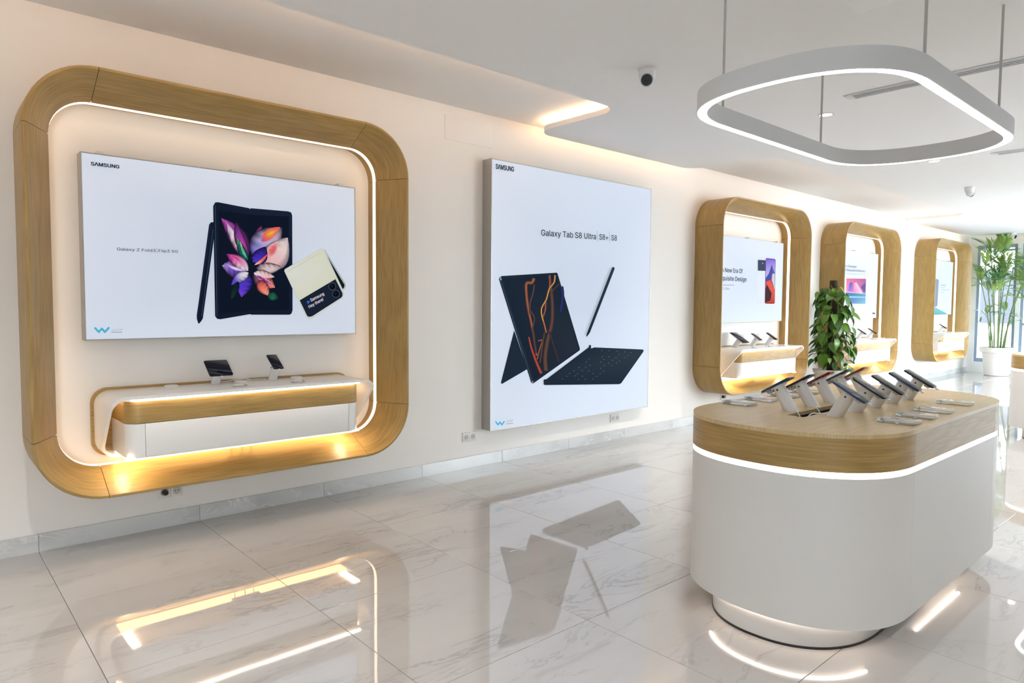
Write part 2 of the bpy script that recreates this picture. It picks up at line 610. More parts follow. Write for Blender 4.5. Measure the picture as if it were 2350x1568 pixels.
def prism(name, loops, z0, z1, mat, parent=None, smooth=35, uvrot=False):
    """extruded polygon (first loop outer, others holes)"""
    bm = bmesh.new()
    uvl = bm.loops.layers.uv.verify()
    for zz in (z0, z1):
        es = []
        for lp in loops:
            vs = [bm.verts.new((p[0], p[1], zz)) for p in lp]
            es += [bm.edges.new((vs[i], vs[(i + 1) % len(vs)])) for i in range(len(vs))]
        bmesh.ops.triangle_fill(bm, edges=es, use_beauty=True)
    bm.verts.ensure_lookup_table()
    n = sum(len(l) for l in loops)
    base = 0
    for lp in loops:
        L = len(lp)
        for i in range(L):
            j = (i + 1) % L
            bm.faces.new((bm.verts[base + i], bm.verts[base + j], bm.verts[n + base + j], bm.verts[n + base + i]))
        base += L
    for fa in bm.faces:
        for l in fa.loops:
            c = l.vert.co
            l[uvl].uv = (c.x + c.z, c.y)
    return link(name, finish(bm, name, mat, smooth), parent)


def rrect(x0, x1, z0, z1, R, seg=10):
    """eight segments of a rounded rectangle, clockwise from the top left corner; points with inward normals"""
    def arc(cx, cz, a0, a1, r_=R, s=seg):
        return [((cx + r_ * math.cos(a0 + (a1 - a0) * i / s), cz + r_ * math.sin(a0 + (a1 - a0) * i / s)),
                 (-math.cos(a0 + (a1 - a0) * i / s), -math.sin(a0 + (a1 - a0) * i / s))) for i in range(s + 1)]
    def lin(p, q, n, s=1):
        return [((p[0] + (q[0] - p[0]) * i / s, p[1] + (q[1] - p[1]) * i / s), n) for i in range(s + 1)]
    H = PI / 2
    return [arc(x0 + R, z1 - R, PI, H), lin((x0 + R, z1), (x1 - R, z1), (0, -1)),
            arc(x1 - R, z1 - R, H, 0), lin((x1, z1 - R), (x1, z0 + R), (-1, 0)),
            arc(x1 - R, z0 + R, 0, -H), lin((x1 - R, z0), (x0 + R, z0), (0, 1)),
            arc(x0 + R, z0 + R, -H, -PI), lin((x0, z0 + R), (x0, z1 - R), (1, 0))]


def join_path(segs):
    out = []
    for s in segs:
        for p in s:
            if not out or (Vector(p[0]) - Vector(out[-1][0])).length > 1e-5:
                out.append(p)
    if (Vector(out[0][0]) - Vector(out[-1][0])).length < 1e-5:
        out.pop()
    return out


# ------------------------------------------------------------------ room shell
ZC = 3.06          # dropped ceiling
ZU = 3.17          # raised ceiling of the cove
TS, TX0 = 0.89849, 0.54072

floor = struct(box('floor', XR, XE, YR, 0.0, -0.05, -0.008, M_GROUT, smooth=0))
bm = bmesh.new()
g = TS / 2 - 0.0012
add_box(bm, -g, g, -g, g, -0.010, 0.0)
be = [e for e in bm.edges if all(v.co.z > -0.001 for v in e.verts)]
bmesh.ops.bevel(bm, geom=be, offset=0.0012, segments=1, affect='EDGES')
me_tile = finish(bm, 'tile', M_FLOOR, 0)
nx0 = math.floor((XR - TX0) / TS)
cut_cache = {}
for i in range(nx0, math.ceil((XE - TX0) / TS)):
    for j in range(0, 10):
        cx, cy = TX0 + (i + 0.5) * TS, -0.008 - (j + 0.5) * TS
        xa, xb = max(cx - g, XR), min(cx + g, XE)
        ya, yb = max(cy - g, YR), min(cy + g, 0)
        if xb - xa < 0.02 or yb - ya < 0.02:
            continue
        if xb - xa > 2 * g - 1e-4 and yb - ya > 2 * g - 1e-4:
            link('tile', me_tile, floor, (cx, cy, 0))
        else:
            key = (round(xb - xa, 3), round(yb - ya, 3))
            if key not in cut_cache:
                bm = bmesh.new()
                add_box(bm, -(xb - xa) / 2, (xb - xa) / 2, -(yb - ya) / 2, (yb - ya) / 2, -0.010, 0.0)
                cut_cache[key] = finish(bm, 'tile', M_FLOOR, 0)
            link('tile', cut_cache[key], floor, ((xa + xb) / 2, (ya + yb) / 2, 0))

wall_left = struct(box('wall_left', XR - 0.2, XE + 0.2, 0.0, 0.15, -0.05, 3.35, M_WALL, smooth=0))
struct(box('wall_rear', XR - 0.15, XR, YR, 0.0, -0.05, 3.35, M_WALL, smooth=0))

sk = struct(box('baseboard_left', XR, XE, -0.006, 0.0, 0.0, 0.104, M_GROUT, smooth=0))
bm = bmesh.new()
add_box(bm, -TS / 2 + 0.001, TS / 2 - 0.001, -0.014, -0.005, 0.0, 0.106, 0.0012)
me_sk = finish(bm, 'tile', M_SKIRT, 0)
for i in range(nx0 + 1, math.floor((XE - TX0) / TS)):
    link('tile', me_sk, sk, (TX0 + (i + 0.5) * TS, 0, 0))

xa = TX0 + math.floor((XE - TX0) / TS) * TS
bm = bmesh.new()
add_box(bm, xa + 0.001, XE - 0.001, -0.014, -0.005, 0.0, 0.106, 0.0012)
link('tile', finish(bm, 'tile', M_SKIRT, 0), sk)


def arcp(cx, cy, r_, a0, a1, s=8):
    return [(cx + r_ * math.cos(a0 + (a1 - a0) * i / s), cy + r_ * math.sin(a0 + (a1 - a0) * i / s)) for i in range(s + 1)]


H2 = PI / 2
YL, YG = -1.16, -0.155       # long edge of the cove, edge of the tongues near the wall
edge = [(XR, YL)]
for (xa, xb) in ((4.39, 6.90), (13.62, 17.6)):
    edge += arcp(xa - 0.20, YL + 0.20, 0.20, -H2, 0)
    edge += arcp(xa + 0.20, YG - 0.20, 0.20, PI, H2)
    edge += arcp(xb - 0.22, YG - 0.22, 0.22, H2, 0)
    edge += arcp(xb + 0.22, YL + 0.22, 0.22, PI, 1.5 * PI)
edge += [(XE, YL)]
slab = edge + [(XE, YR), (XR, YR)]
ceil = struct(prism('ceiling', [slab], ZC, ZC + 0.045, M_CEIL, smooth=30))
up = struct(box('ceiling', XR, XE, YR, 0.0, ZU, 3.3, M_CEIL, smooth=0))
struct(box('trim_1', XR, XE, -1.95, -1.75, ZC + 0.045, ZU, M_CEIL, smooth=0))


def cove_strip(name, pts, label, mat, zz=ZC + 0.0455):
    pp = []
    for i in range(len(pts)):
        a, b = Vector(pts[max(i - 1, 0)]), Vector(pts[min(i + 1, len(pts) - 1)])
        t = (b - a).normalized()
        pp.append((pts[i], (t.y, -t.x)))
    o = sweep(name, pp, [(-0.006, zz), (0.006, zz), (0.006, zz + 0.008), (-0.006, zz + 0.008)], 'xy', mat, None, smooth=0)
    return tag(o, label, 'light strip')


INS = 0.03
for k, (xa, xb) in enumerate(((4.39, 6.90), (13.62, 17.6))):
    pts = arcp(xa - 0.20, YL + 0.20, 0.20 + INS, -DEG(70), 0, 4) + arcp(xa + 0.20, YG - 0.20, 0.20 - INS, PI, H2, 5) + arcp(xb - 0.22, YG - 0.22, 0.22 - INS, H2, 0, 5) + arcp(xb + 0.22, YL + 0.22, 0.22 + INS, PI, PI + DEG(70), 4)
    cl = arcp(xa - 0.20, YL + 0.20, 0.32, -H2, 0, 6) + arcp(xa + 0.20, YG - 0.20, 0.08, PI, H2, 4) + arcp(xb - 0.22, YG - 0.22, 0.10, H2, 0, 4) + arcp(xb + 0.22, YL + 0.22, 0.34, PI, 1.5 * PI, 6)
    pp = []
    for i_ in range(len(cl)):
        t_ = (Vector(cl[min(i_ + 1, len(cl) - 1)]) - Vector(cl[max(i_ - 1, 0)])).normalized()
        pp.append((cl[i_], (t_.y, -t_.x)))
    struct(sweep('trim_%d' % (k + 2), pp, [(0, ZC + 0.045), (0.008, ZC + 0.045), (0.008, ZU), (0, ZU)], 'xy', M_CEIL, None, smooth=0))
    cove_strip('cove_light_strip', pts, ('warm light strip hidden on the ceiling tongue above the tall tablet poster',
               'warm light strip hidden on the ceiling tongue above the frame by the far window')[k], M_LED_COVE)
for k, (xa, xb) in enumerate(((XR + 0.1, 4.05), (7.2, 13.3))):
    struct(box('trim_%d' % (k + 4), xa, xb, YL - 0.128, YL - 0.12, ZC + 0.045, ZU, M_CEIL, smooth=0))
    cove_strip('cove_light_strip', [(xa, YL - 0.015), (xb, YL - 0.015)], ('warm light strip in the ceiling cove above the large left oak frame',
               'warm light strip in the ceiling cove above the two middle oak frames')[k], M_LED_COVE_LONG)

# far wall with shop windows, right wall with unseen window bays that let daylight in, the small near bay added as fill
M_FRAME = plain('hazed_anodised_frame', srgb(150, 168, 194), 0.4, metal=0.3, noise=0.03)  # the pale blue puts the haze of the bright window into the colour


def window(n, axis, c, a0, a1, z0, z1, mull=(), trans=()):
    """axis 'x': in a wall x = c running along y; axis 'y': in a wall y = c"""
    w = bpy.data.objects.new('window_%d' % n, None)
    COL.objects.link(w)
    struct(w)
    t, dp = 0.055, 0.05

    def bar(name, p0, p1, q0, q1, th, mat):
        if axis == 'x':
            return box(name, c - th, c + th, p0, p1, q0, q1, mat, w, smooth=0)
        return box(name, p0, p1, c - th, c + th, q0, q1, mat, w, smooth=0)
    bar('window_frame', a0, a0 + t, z0, z1, dp, M_FRAME)
    bar('window_frame', a1 - t, a1, z0, z1, dp, M_FRAME)
    bar('window_frame', a0 + t, a1 - t, z1 - t - 0.02, z1, dp, M_FRAME)
    bar('window_frame', a0 + t, a1 - t, z0, z0 + t + 0.03, dp, M_FRAME)
    for mm_ in mull:
        bar('mullion', mm_ - 0.025, mm_ + 0.025, z0 + t, z1 - t, dp * 0.8, M_FRAME)
    for tt in trans:
        bar('transom', a0 + t, a1 - t, tt - 0.025, tt + 0.025, dp * 0.8, M_FRAME)
    ed = [a0 + t] + list(mull) + [a1 - t]
    for p, q in zip(ed, ed[1:]):
        bar('pane', p + 0.01, q - 0.01, z0 + 0.05, z1 - 0.05, 0.004, M_GLASS)
    return w


wins = [(-0.90, -0.145), (-2.9, -0.985), (-5.3, -3.1), (-7.9, -5.5)]
bm = bmesh.new()
add_box(bm, XE, XE + 0.2, YR, 0.0, 2.90, 3.3)
add_box(bm, XE, XE + 0.2, YR, 0.0, -0.05, 0.24)
ed = [YR] + [v for w_ in reversed(wins) for v in w_] + [0.0]
for k in range(0, len(ed), 2):
    add_box(bm, XE, XE + 0.2, ed[k], ed[k + 1], 0.24, 2.90)
struct(link('wall_back', finish(bm, 'wall_back', M_WALL_BACK, 0)))
for k, (a, b) in enumerate(wins):
    window(k + 1, 'x', XE + 0.08, a, b, 0.24, 2.90, mull=() if k == 0 else ((a + b) / 2,), trans=() if k == 0 else (1.12,))
bm = bmesh.new()
add_box(bm, XR, XE, YR - 0.2, YR, 2.95, 3.3)
ed = [XR, -2.7, -1.3, 9.0, 13.3, 13.5, 17.8, XE]
for k in range(0, len(ed), 2):
    add_box(bm, ed[k], ed[k + 1], YR - 0.2, YR, -0.05, 2.95)
struct(link('wall_right', finish(bm, 'wall_right', M_WALL, 0)))
for k in range(3):
    window(5 + k, 'y', YR - 0.1, ed[2 * k + 1], ed[2 * k + 2], -0.04, 2.95, mull=((ed[2 * k + 1] + ed[2 * k + 2]) / 2,))

# outside
M_PAVE = plain('pavement_stone', (0.55, 0.54, 0.52, 1), 0.8, noise=0.08, nscale=4)
M_FACADE = plain('facade_render', (0.74, 0.73, 0.71, 1), 0.8, noise=0.03, nscale=3)
M_FWIN = plain('facade_window_glass', (0.06, 0.062, 0.072, 1), 0.5, spec=0.05, noise=0.05)
M_FTRIM = plain('facade_trim', (0.10, 0.095, 0.10, 1), 0.7, noise=0.03)
st = box('pavement', XR - 12, 45, -30, 25, -0.25, -0.07, M_PAVE, smooth=0)
st['kind'] = 'structure'
b1 = thing('apartment_building', 'pale rendered building across the street seen through the shop window', 'building', (30, 0, -0.07))
box('wall', 0, 8, -16, 16, 0, 9, M_FACADE, b1, smooth=0)
bm = bmesh.new(); add_box(bm, -0.3, 8, -16.2, 16.2, 9, 9.4); add_box(bm, -0.08, 0, -16, 16, 3.6, 3.85)
link('cornice', finish(bm, 'cornice', M_FTRIM, 0), b1)
for zz, hh in ((0.9, 2.1), (4.6, 2.0)):
    for k in range(9):
        yc = -11.1 + k * 3.3
        wf = box('window', -0.06, 0.05, yc - 0.75, yc + 0.75, zz, zz + hh, M_FTRIM, b1, smooth=0)
        for s in (-1, 1):
            box('pane', -0.075, 0.0, yc + s * 0.36 - 0.30, yc + s * 0.36 + 0.30, zz + 0.1, zz + hh - 0.1, M_FWIN, wf, smooth=0)

# ------------------------------------------------------------------ oak wall frames
FR = 0.36
FPROF = [(0.0, 0.0), (0.0, -0.372), (0.004, -0.38), (0.016, -0.38), (0.020, -0.376), (0.147, -0.144), (0.147, -0.140), (0.136, -0.140), (0.132, -0.110), (0.130, 0.0)]


def oak_frame(label, x0, x1, z0, z1):
    xc = (x0 + x1) / 2
    t = thing('wall_frame', label, 'display frame', (xc, 0, z0))
    w = (x1 - x0) / 2
    segs = rrect(-w, w, 0, z1 - z0, FR, 12)
    for sg in segs:
        sweep('wood_panel', sg, FPROF, 'xz', M_OAK, t, trim=0.0015, smooth=30)
    sweep('light_strip', join_path(segs), [(0.1375, -0.1395), (0.1335, -0.104), (0.1505, -0.104), (0.1472, -0.1395)], 'xz', M_LED_FRAME, t, closed=True, smooth=0)
    return t


oak_frame('largest oak wall frame, around the flower-wing phone poster', 0.48, 2.868, 0.345, 2.775)
f3 = oak_frame('oak wall frame just left of the climbing plant, right of the tall tablet poster', 7.25, 9.56, 0.375, 2.80)
dup(f3, (11.835, 0, 0.372), label='oak wall frame behind the climbing plant, around the pink and blue tablet poster')
dup(f3, (15.955, 0, 0.405), label='oak wall frame nearest the far window and the potted palm')


# ------------------------------------------------------------------ poster light boxes
def col_mesh(name, verts, faces, cols, parent):
    me = bpy.data.meshes.new(name)
    me.from_pydata([tuple(v) for v in verts], [], faces)
    ca = me.color_attributes.new('Col', 'FLOAT_COLOR', 'POINT')
    for i, c in enumerate(cols):
        ca.data[i].color = tuple(c[:3]) + (1,)
    me.materials.append(print_mat())
    return link(name, me, parent)


FONT = None
try:
    import os
    FONT = bpy.data.fonts.load(os.path.join(bpy.utils.system_resource('DATAFILES'), 'fonts', 'Inter.woff2'))
except Exception:
    FONT = None
ARAB = None
try:
    ARAB = bpy.data.fonts.load(os.path.join(bpy.utils.system_resource('DATAFILES'), 'fonts', 'NotoSansArabic-VariableFont_wdth,wght.woff2'))
except Exception:
    ARAB = None


class Print:
    """flat backlit print on a light box; lays polygons on the panel, each layer 0.3 mm above the last"""
    def __init__(self, root, yface, conv):
        self.root, self.y, self.conv, self.k = root, yface, conv, 1
        self.o = root.location
        self.reset()

    def reset(self):
        self.v, self.f, self.c = [], [], []

    def P(self, p, k=None):
        a = self.conv(*p)
        q = on_wall(a[0], a[1], self.y)
        return Vector((q.x - self.o.x, self.y - 0.0003 * (self.k if k is None else k), q.z - self.o.z))

    def poly(self, pts, col):
        self.k += 1
        b = len(self.v)
        vs = [self.P(p) for p in pts]
        self.v += vs
        cc = col if isinstance(col, list) else [col] * len(pts)
        self.c += cc
        from mathutils.geometry import tessellate_polygon
        for t in tessellate_polygon([[Vector((v.x, v.z, 0)) for v in vs]]):
            self.f.append(tuple(b + i for i in t))

    def grid(self, rows, cols):
        self.k += 1
        b = len(self.v)
        m = len(rows[0])
        for rw, cw in zip(rows, cols):
            self.v += [self.P(p) for p in rw]
            self.c += cw
        for i in range(len(rows) - 1):
            for j in range(m - 1):
                self.f.append((b + i * m + j, b + i * m + j + 1, b + (i + 1) * m + j + 1, b + (i + 1) * m + j))

    def disc(self, c, r_, col, n=14):
        self.poly([(c[0] + r_ * math.cos(2 * PI * k / n), c[1] + r_ * math.sin(2 * PI * k / n)) for k in range(n)], col)

    def stroke(self, pts, w, col, edge=None):
        """ribbon along a polyline; with edge, the colour fades to edge at both rims"""
        P = [Vector(p) for p in pts]
        sm = []
        for i in range(len(P) - 1):
            p0 = P[max(i - 1, 0)]; p1 = P[i]; p2 = P[i + 1]; p3 = P[min(i + 2, len(P) - 1)]
            for k in range(5):
                t = k / 5
                sm.append(0.5 * ((2 * p1) + (p2 - p0) * t + (2 * p0 - 5 * p1 + 4 * p2 - p3) * t * t + (3 * p1 - p0 - 3 * p2 + p3) * t ** 3))
        sm.append(P[-1])
        rows, cols = [], []
        for i, p in enumerate(sm):
            t = (sm[min(i + 1, len(sm) - 1)] - sm[max(i - 1, 0)]).normalized()
            n = Vector((-t.y, t.x))
            ww = w(i / (len(sm) - 1)) if callable(w) else w
            if edge:
                rows.append([tuple(p - n * ww / 2), tuple(p), tuple(p + n * ww / 2)])
                cols.append([edge, col, edge])
            else:
                rows.append([tuple(p - n * ww / 2), tuple(p + n * ww / 2)])
                cols.append([col, col])
        self.grid(rows, cols)

    def petal(self, base, tip, width, cols, edge, skew=0.0, pw=0.8):
        b, t = Vector(base), Vector(tip)
        ax = t - b
        n = Vector((-ax.y, ax.x)).normalized()
        rows, cs = [], []
        N = 10
        for i in range(N + 1):
            s = i / N
            wd = width * (math.sin(PI * s ** pw) ** 0.8 if 0 < s < 1 else 0.02)
            c = b + ax * s + n * skew * math.sin(PI * s)
            f_ = s * (len(cols) - 1)
            k = min(int(f_), len(cols) - 2)
            col = [cols[k][q] + (cols[k + 1][q] - cols[k][q]) * (f_ - k) for q in range(3)]
            col2 = [0.55 * col[q] + 0.45 * edge[q] for q in range(3)]
            rows.append([tuple(c - n * wd * 0.56), tuple(c - n * wd * 0.27), tuple(c), tuple(c + n * wd * 0.27), tuple(c + n * wd * 0.56)])
            cs.append([edge, col2 if i % 2 else col, col, col, edge])
        self.grid(rows, cs)

    def done(self, name):
        o = col_mesh(name, self.v, self.f, self.c, self.root)
        if name == 'printed_caption':
            o['kind'] = 'stuff'
        self.reset()
        return o

    def text(self, s, p0, p1, cap, col, bold=0.0, name='printed_text', pxconv=True, font=None):
        """text set from p0 to p1 (baseline ends, in print coordinates), cap height in metres"""
        self.k += 1
        cu = bpy.data.curves.new('t', 'FONT')
        cu.body = s
        cu.size = 20.0
        if font or FONT:
            cu.font = font or FONT
        tmp = bpy.data.objects.new('t', cu)
        COL.objects.link(tmp)
        # outlines only, then a constrained triangulation filtered by winding number (the curve filler drops parts of glyphs)
        cu.resolution_u = 4
        cu.fill_mode = 'NONE'
        bpy.context.view_layer.update()
        mt = bpy.data.meshes.new_from_object(tmp.evaluated_get(bpy.context.evaluated_depsgraph_get()))
        pv = [Vector((v.co.x, v.co.y)) for v in mt.vertices]
        nx = {}
        for e in mt.edges:
            i_, j_ = sorted(e.vertices)
            if j_ == i_ + 1:
                nx[i_] = j_
            else:
                nx[j_] = i_        # the closing edge of a contour
        bpy.data.meshes.remove(mt)
        segs_ = [(pv[i_], pv[j_]) for i_, j_ in nx.items()]
        from mathutils.geometry import delaunay_2d_cdt
        ov, oe, of, *_ = delaunay_2d_cdt(pv, list(nx.items()), [], 0, 1e-5)
        keep = []
        for t_ in of:
            c_ = (ov[t_[0]] + ov[t_[1]] + ov[t_[2]]) / 3
            wn_ = 0
            for p_, q_ in segs_:
                if (p_.y <= c_.y) != (q_.y <= c_.y):
                    xx = p_.x + (c_.y - p_.y) / (q_.y - p_.y) * (q_.x - p_.x)
                    if xx > c_.x:
                        wn_ += 1 if q_.y > p_.y else -1
            if wn_:
                keep.append(tuple(t_))
        me = bpy.data.meshes.new(name)
        me.from_pydata([(v.x, v.y, 0) for v in ov], [], keep)
        bpy.data.objects.remove(tmp)
        bpy.data.curves.remove(cu)
        if not me.vertices:
            return None
        bold *= 20
        if bold:
            vs = [tuple(v.co) for v in me.vertices]
            fs = [tuple(p.vertices) for p in me.polygons]
            n = len(vs)
            bpy.data.meshes.remove(me)
            me = bpy.data.meshes.new(name)
            v2, f2 = [], []
            for q, (dx, dy) in enumerate(((-bold, -bold * 0.6), (bold, -bold * 0.6), (-bold, bold * 0.6), (bold, bold * 0.6))):
                v2 += [(x + dx, y + dy, z) for x, y, z in vs]
                f2 += [tuple(i + n * q for i in f_) for f_ in fs]
            me.from_pydata(v2, [], f2)
        xs = [v.co.x for v in me.vertices]
        x0, x1 = min(xs), max(xs)
        a, b = (self.P(p0), self.P(p1)) if pxconv else (Vector(p0), Vector(p1))
        ux = Vector((b.x - a.x, 0, b.z - a.z))
        L = ux.length
        ux.normalize()
        uz = Vector((-ux.z, 0, ux.x))
        for v in me.vertices:
            q = a + ux * ((v.co.x - x0) / (x1 - x0) * L) + uz * (v.co.y / 14.0 * cap)
            v.co = (q.x, a.y, q.z)
        me.name = name
        me.materials.clear()
        me.materials.append(print_mat())
        ca = me.color_attributes.new('Col', 'FLOAT_COLOR', 'POINT')
        for c_ in ca.data:
            c_.color = tuple(col[:3]) + (1,)
        o = link(name, me, self.root)
        o['kind'] = 'stuff'
        return o


def light_box(label, x0, x1, z0, z1, dp, name='poster_light_box', rim=0.006, brackets=0):
    xc = (x0 + x1) / 2
    t = thing(name, label, 'poster', (xc, 0, z0))
    w, h = (x1 - x0) / 2, z1 - z0
    sweep('frame', [((-w, 0), (1, 1)), ((-w, h), (1, -1)), ((w, h), (-1, -1)), ((w, 0), (-1, 1))],
          [(0, 0), (0, -dp), (rim, -dp), (rim, -dp + 0.004), (0.03, -dp + 0.004), (0.03, 0)], 'xz', M_ALU, t, closed=True, smooth=0)
    me = bpy.data.meshes.new('light_panel')
    a, b = w - rim, h - rim
    me.from_pydata([(-a, -dp + 0.002, rim), (a, -dp + 0.002, rim), (a, -dp + 0.002, b), (-a, -dp + 0.002, b)], [], [(0, 1, 2, 3)])
    uv = me.uv_layers.new(name='UVMap')
    for i, c in enumerate(((0, 0), (1, 0), (1, 1), (0, 1))):
        uv.data[i].uv = c
    me.materials.append(face_mat())
    link('light_panel', me, t)
    for k in range(brackets):
        bx = -w + (0.06 + 0.44 * k) * 2 * w
        box('bracket', bx - 0.018, bx + 0.018, -dp * 0.75, -0.001, h, h + 0.022, M_PLASTIC, t, 0.003)
    return t


INK = srgb(38, 48, 62)
INK2 = srgb(62, 72, 86)
CYAN = srgb(80, 184, 222)
GREY = srgb(140, 148, 162)


def w_logo(pr, p, sx, sy, wid):
    """the blue zigzag W mark of the shop"""
    x, y = p
    pts = [(x, y), (x + 0.27 * sx, y + sy), (x + 0.5 * sx, y + 0.12 * sy), (x + 0.72 * sx, y + sy), (x + sx, y - 0.05 * sy)]
    for a, b in zip(pts, pts[1:]):
        va, vb = Vector(a), Vector(b)
        t = (vb - va).normalized(); n = Vector((-t.y, t.x)) * wid / 2
        pr.poly([tuple(va - n), tuple(vb - n), tuple(vb + n), tuple(va + n)], CYAN)
    for a in pts:
        pr.disc(a, wid / 2, CYAN, 10)
    pr.done('printed_logo')


# ---- poster 1: foldable phone, pen and flip phone
lb1 = light_box('wide backlit poster with butterfly-like petals on a folding phone', 0.787, 2.570, 1.241, 2.348, 0.10, brackets=3)
p1 = Print(lb1, -0.10, lambda x, y: (440 + x / 4.9, 440 + y / 4.9))
idp = lambda x, y: (x, y)
NAVY, NAVY2 = srgb(22, 31, 49), srgb(27, 38, 59)
p1.poly([(195, 370), (215, 346), (262, 340), (245, 560), (125, 1425), (108, 1455), (82, 1486), (72, 1480), (56, 1425), (60, 1370)], NAVY)
p1.stroke([(215, 352), (62, 1400)], 16, NAVY2)
p1.stroke([(240, 420), (110, 1400)], 7, srgb(52, 72, 100))
p1.done('printed_pen')
p1.poly([(240, 160), (262, 122), (292, 118), (645, 186), (655, 196), (665, 186), (1085, 222), (1118, 235), (1129, 270), (1133, 1335), (1120, 1372), (1098, 1385), (668, 1384), (655, 1378), (320, 1436), (285, 1430), (262, 1400)],
        [NAVY, NAVY, NAVY2, NAVY2, NAVY2, NAVY2, NAVY2, NAVY2, NAVY2, NAVY, NAVY, NAVY, NAVY, NAVY, NAVY, NAVY, NAVY])
p1.stroke([(262, 150), (283, 1400)], 9, srgb(70, 92, 124), NAVY)
p1.poly([(300, 210), (655, 260), (1090, 280), (1095, 1330), (660, 1335), (312, 1375)], srgb(17, 25, 42))
DK = srgb(17, 25, 42)
WHT, PNK, MAG, VIO, BLU = srgb(236, 226, 240), srgb(232, 150, 190), srgb(200, 40, 150), srgb(130, 90, 200), srgb(75, 60, 200)
PUR, TEAL, GRN, COR, ORG, PEA = srgb(115, 45, 125), srgb(25, 110, 115), srgb(90, 190, 90), srgb(235, 110, 95), srgb(240, 150, 60), srgb(240, 190, 190)
p1.petal((620, 760), (335, 300), 190, [PUR, PUR, srgb(150, 50, 150), srgb(190, 90, 190)], DK, 40)
p1.petal((630, 770), (380, 330), 105, [srgb(60, 40, 90), PNK, WHT, srgb(190, 100, 190)], DK, -10)
p1.petal((625, 720), (495, 330), 105, [srgb(90, 50, 110), srgb(190, 70, 170), srgb(130, 60, 150), DK], DK, -25)
p1.petal((632, 780), (510, 520), 80, [srgb(20, 60, 80), TEAL, srgb(30, 90, 110), GRN], DK, -15)
p1.petal((630, 770), (545, 560), 36, [srgb(20, 80, 80), srgb(110, 200, 170), GRN, WHT], DK, -15)
p1.petal((635, 890), (340, 830), 210, [srgb(60, 50, 140), BLU, VIO, srgb(170, 150, 210)], DK, 0)
p1.petal((632, 890), (385, 700), 130, [WHT, WHT, PNK, srgb(210, 60, 160), srgb(90, 40, 120)], DK, 12)
p1.petal((630, 885), (420, 710), 45, [srgb(240, 220, 235), PNK, MAG, MAG], PNK, 22)
p1.petal((600, 890), (360, 800), 36, [srgb(200, 190, 230), WHT, VIO], VIO, -18)
p1.petal((632, 930), (555, 1185), 170, [srgb(60, 30, 120), BLU, srgb(95, 55, 215), srgb(120, 80, 200)], DK, 15)
p1.petal((635, 912), (440, 1050), 110, [WHT, srgb(225, 220, 240), srgb(110, 90, 215), BLU], DK, 10)
p1.petal((520, 1010), (440, 1215), 70, [DK, srgb(20, 45, 45), srgb(30, 60, 50)], DK)
p1.petal((690, 600), (780, 375), 90, [DK, srgb(150, 50, 150), srgb(185, 60, 165), DK], DK, 10)
p1.petal((690, 760), (1010, 400), 300, [srgb(90, 80, 190), srgb(150, 140, 220), srgb(190, 180, 225), srgb(200, 170, 190), DK], DK, -20)
p1.petal((780, 560), (990, 400), 95, [srgb(180, 60, 170), COR, ORG, srgb(235, 100, 110), COR], COR, -10)
p1.petal((830, 500), (965, 430), 36, [ORG, srgb(245, 190, 70), COR], ORG, -4)
p1.petal((760, 840), (1075, 520), 280, [COR, PEA, srgb(235, 200, 205), srgb(240, 220, 215), srgb(200, 190, 200)], srgb(120, 110, 125), 45)
p1.petal((850, 740), (960, 560), 95, [PEA, srgb(222, 100, 110), srgb(225, 110, 120), PEA], PEA, 0)
p1.petal((720, 860), (1010, 850), 120, [srgb(60, 40, 50), srgb(225, 195, 200), srgb(225, 205, 205), srgb(140, 125, 120)], DK, 10)
p1.petal((680, 790), (830, 620), 150, [BLU, srgb(70, 50, 190), srgb(60, 40, 150), DK], DK, 25)
p1.petal((700, 825), (850, 700), 30, [WHT, COR, srgb(200, 90, 90)], COR, 14)
p1.petal((690, 905), (930, 1080), 170, [srgb(40, 25, 60), srgb(150, 90, 140), COR, srgb(240, 150, 130)], DK, 10)
p1.petal((692, 915), (925, 960), 95, [WHT, srgb(240, 215, 220), PEA, srgb(225, 200, 210)], DK, 0)
p1.petal((720, 940), (920, 1060), 40, [srgb(120, 30, 120), srgb(160, 40, 150), srgb(190, 120, 180)], PEA, 0)
p1.petal((740, 1000), (860, 1170), 120, [srgb(60, 30, 60), COR, srgb(245, 145, 125), srgb(240, 160, 140)], DK, 0)
p1.petal((850, 1160), (970, 1200), 95, [srgb(20, 70, 55), srgb(40, 110, 80), DK], DK, 0)
p1.done('printed_folding_phone')
CREAM, RIM = srgb(221, 225, 205), srgb(214, 220, 212)
p1.poly([(1475, 655), (1490, 650), (1722, 1030), (1728, 1065), (1716, 1092), (1690, 1108), (1600, 960)], srgb(186, 196, 196))
p1.poly([(1495, 690), (1712, 1050), (1705, 1080), (1690, 1095), (1600, 940)], srgb(20, 32, 36))
p1.poly([(1033, 893), (1040, 872), (1440, 637), (1462, 636), (1482, 655), (1700, 1120), (1706, 1160), (1690, 1200), (1345, 1428), (1310, 1433), (1280, 1418)], RIM)
p1.poly([(1040, 888), (1452, 645), (1608, 984), (1206, 1222)], [srgb(226, 228, 224), CREAM, CREAM, CREAM])
p1.stroke([(1062, 905), (1440, 684)], 5, srgb(190, 196, 190))
p1.poly([(1206, 1222), (1608, 984), (1686, 1140), (1688, 1168), (1676, 1190), (1345, 1402), (1312, 1408), (1290, 1398)], srgb(28, 38, 55))
for c in ((1572, 1066), (1612, 1150)):
    p1.disc(c, 44, srgb(70, 80, 98)); p1.disc(c, 36, srgb(10, 14, 22)); p1.disc((c[0] - 6, c[1] - 4), 16, srgb(26, 34, 48))
p1.poly([(1283, 1240), (1290, 1228), (1300, 1232), (1308, 1224), (1317, 1232), (1312, 1250), (1297, 1264)], srgb(45, 110, 230))
p1.done('printed_flip_phone')
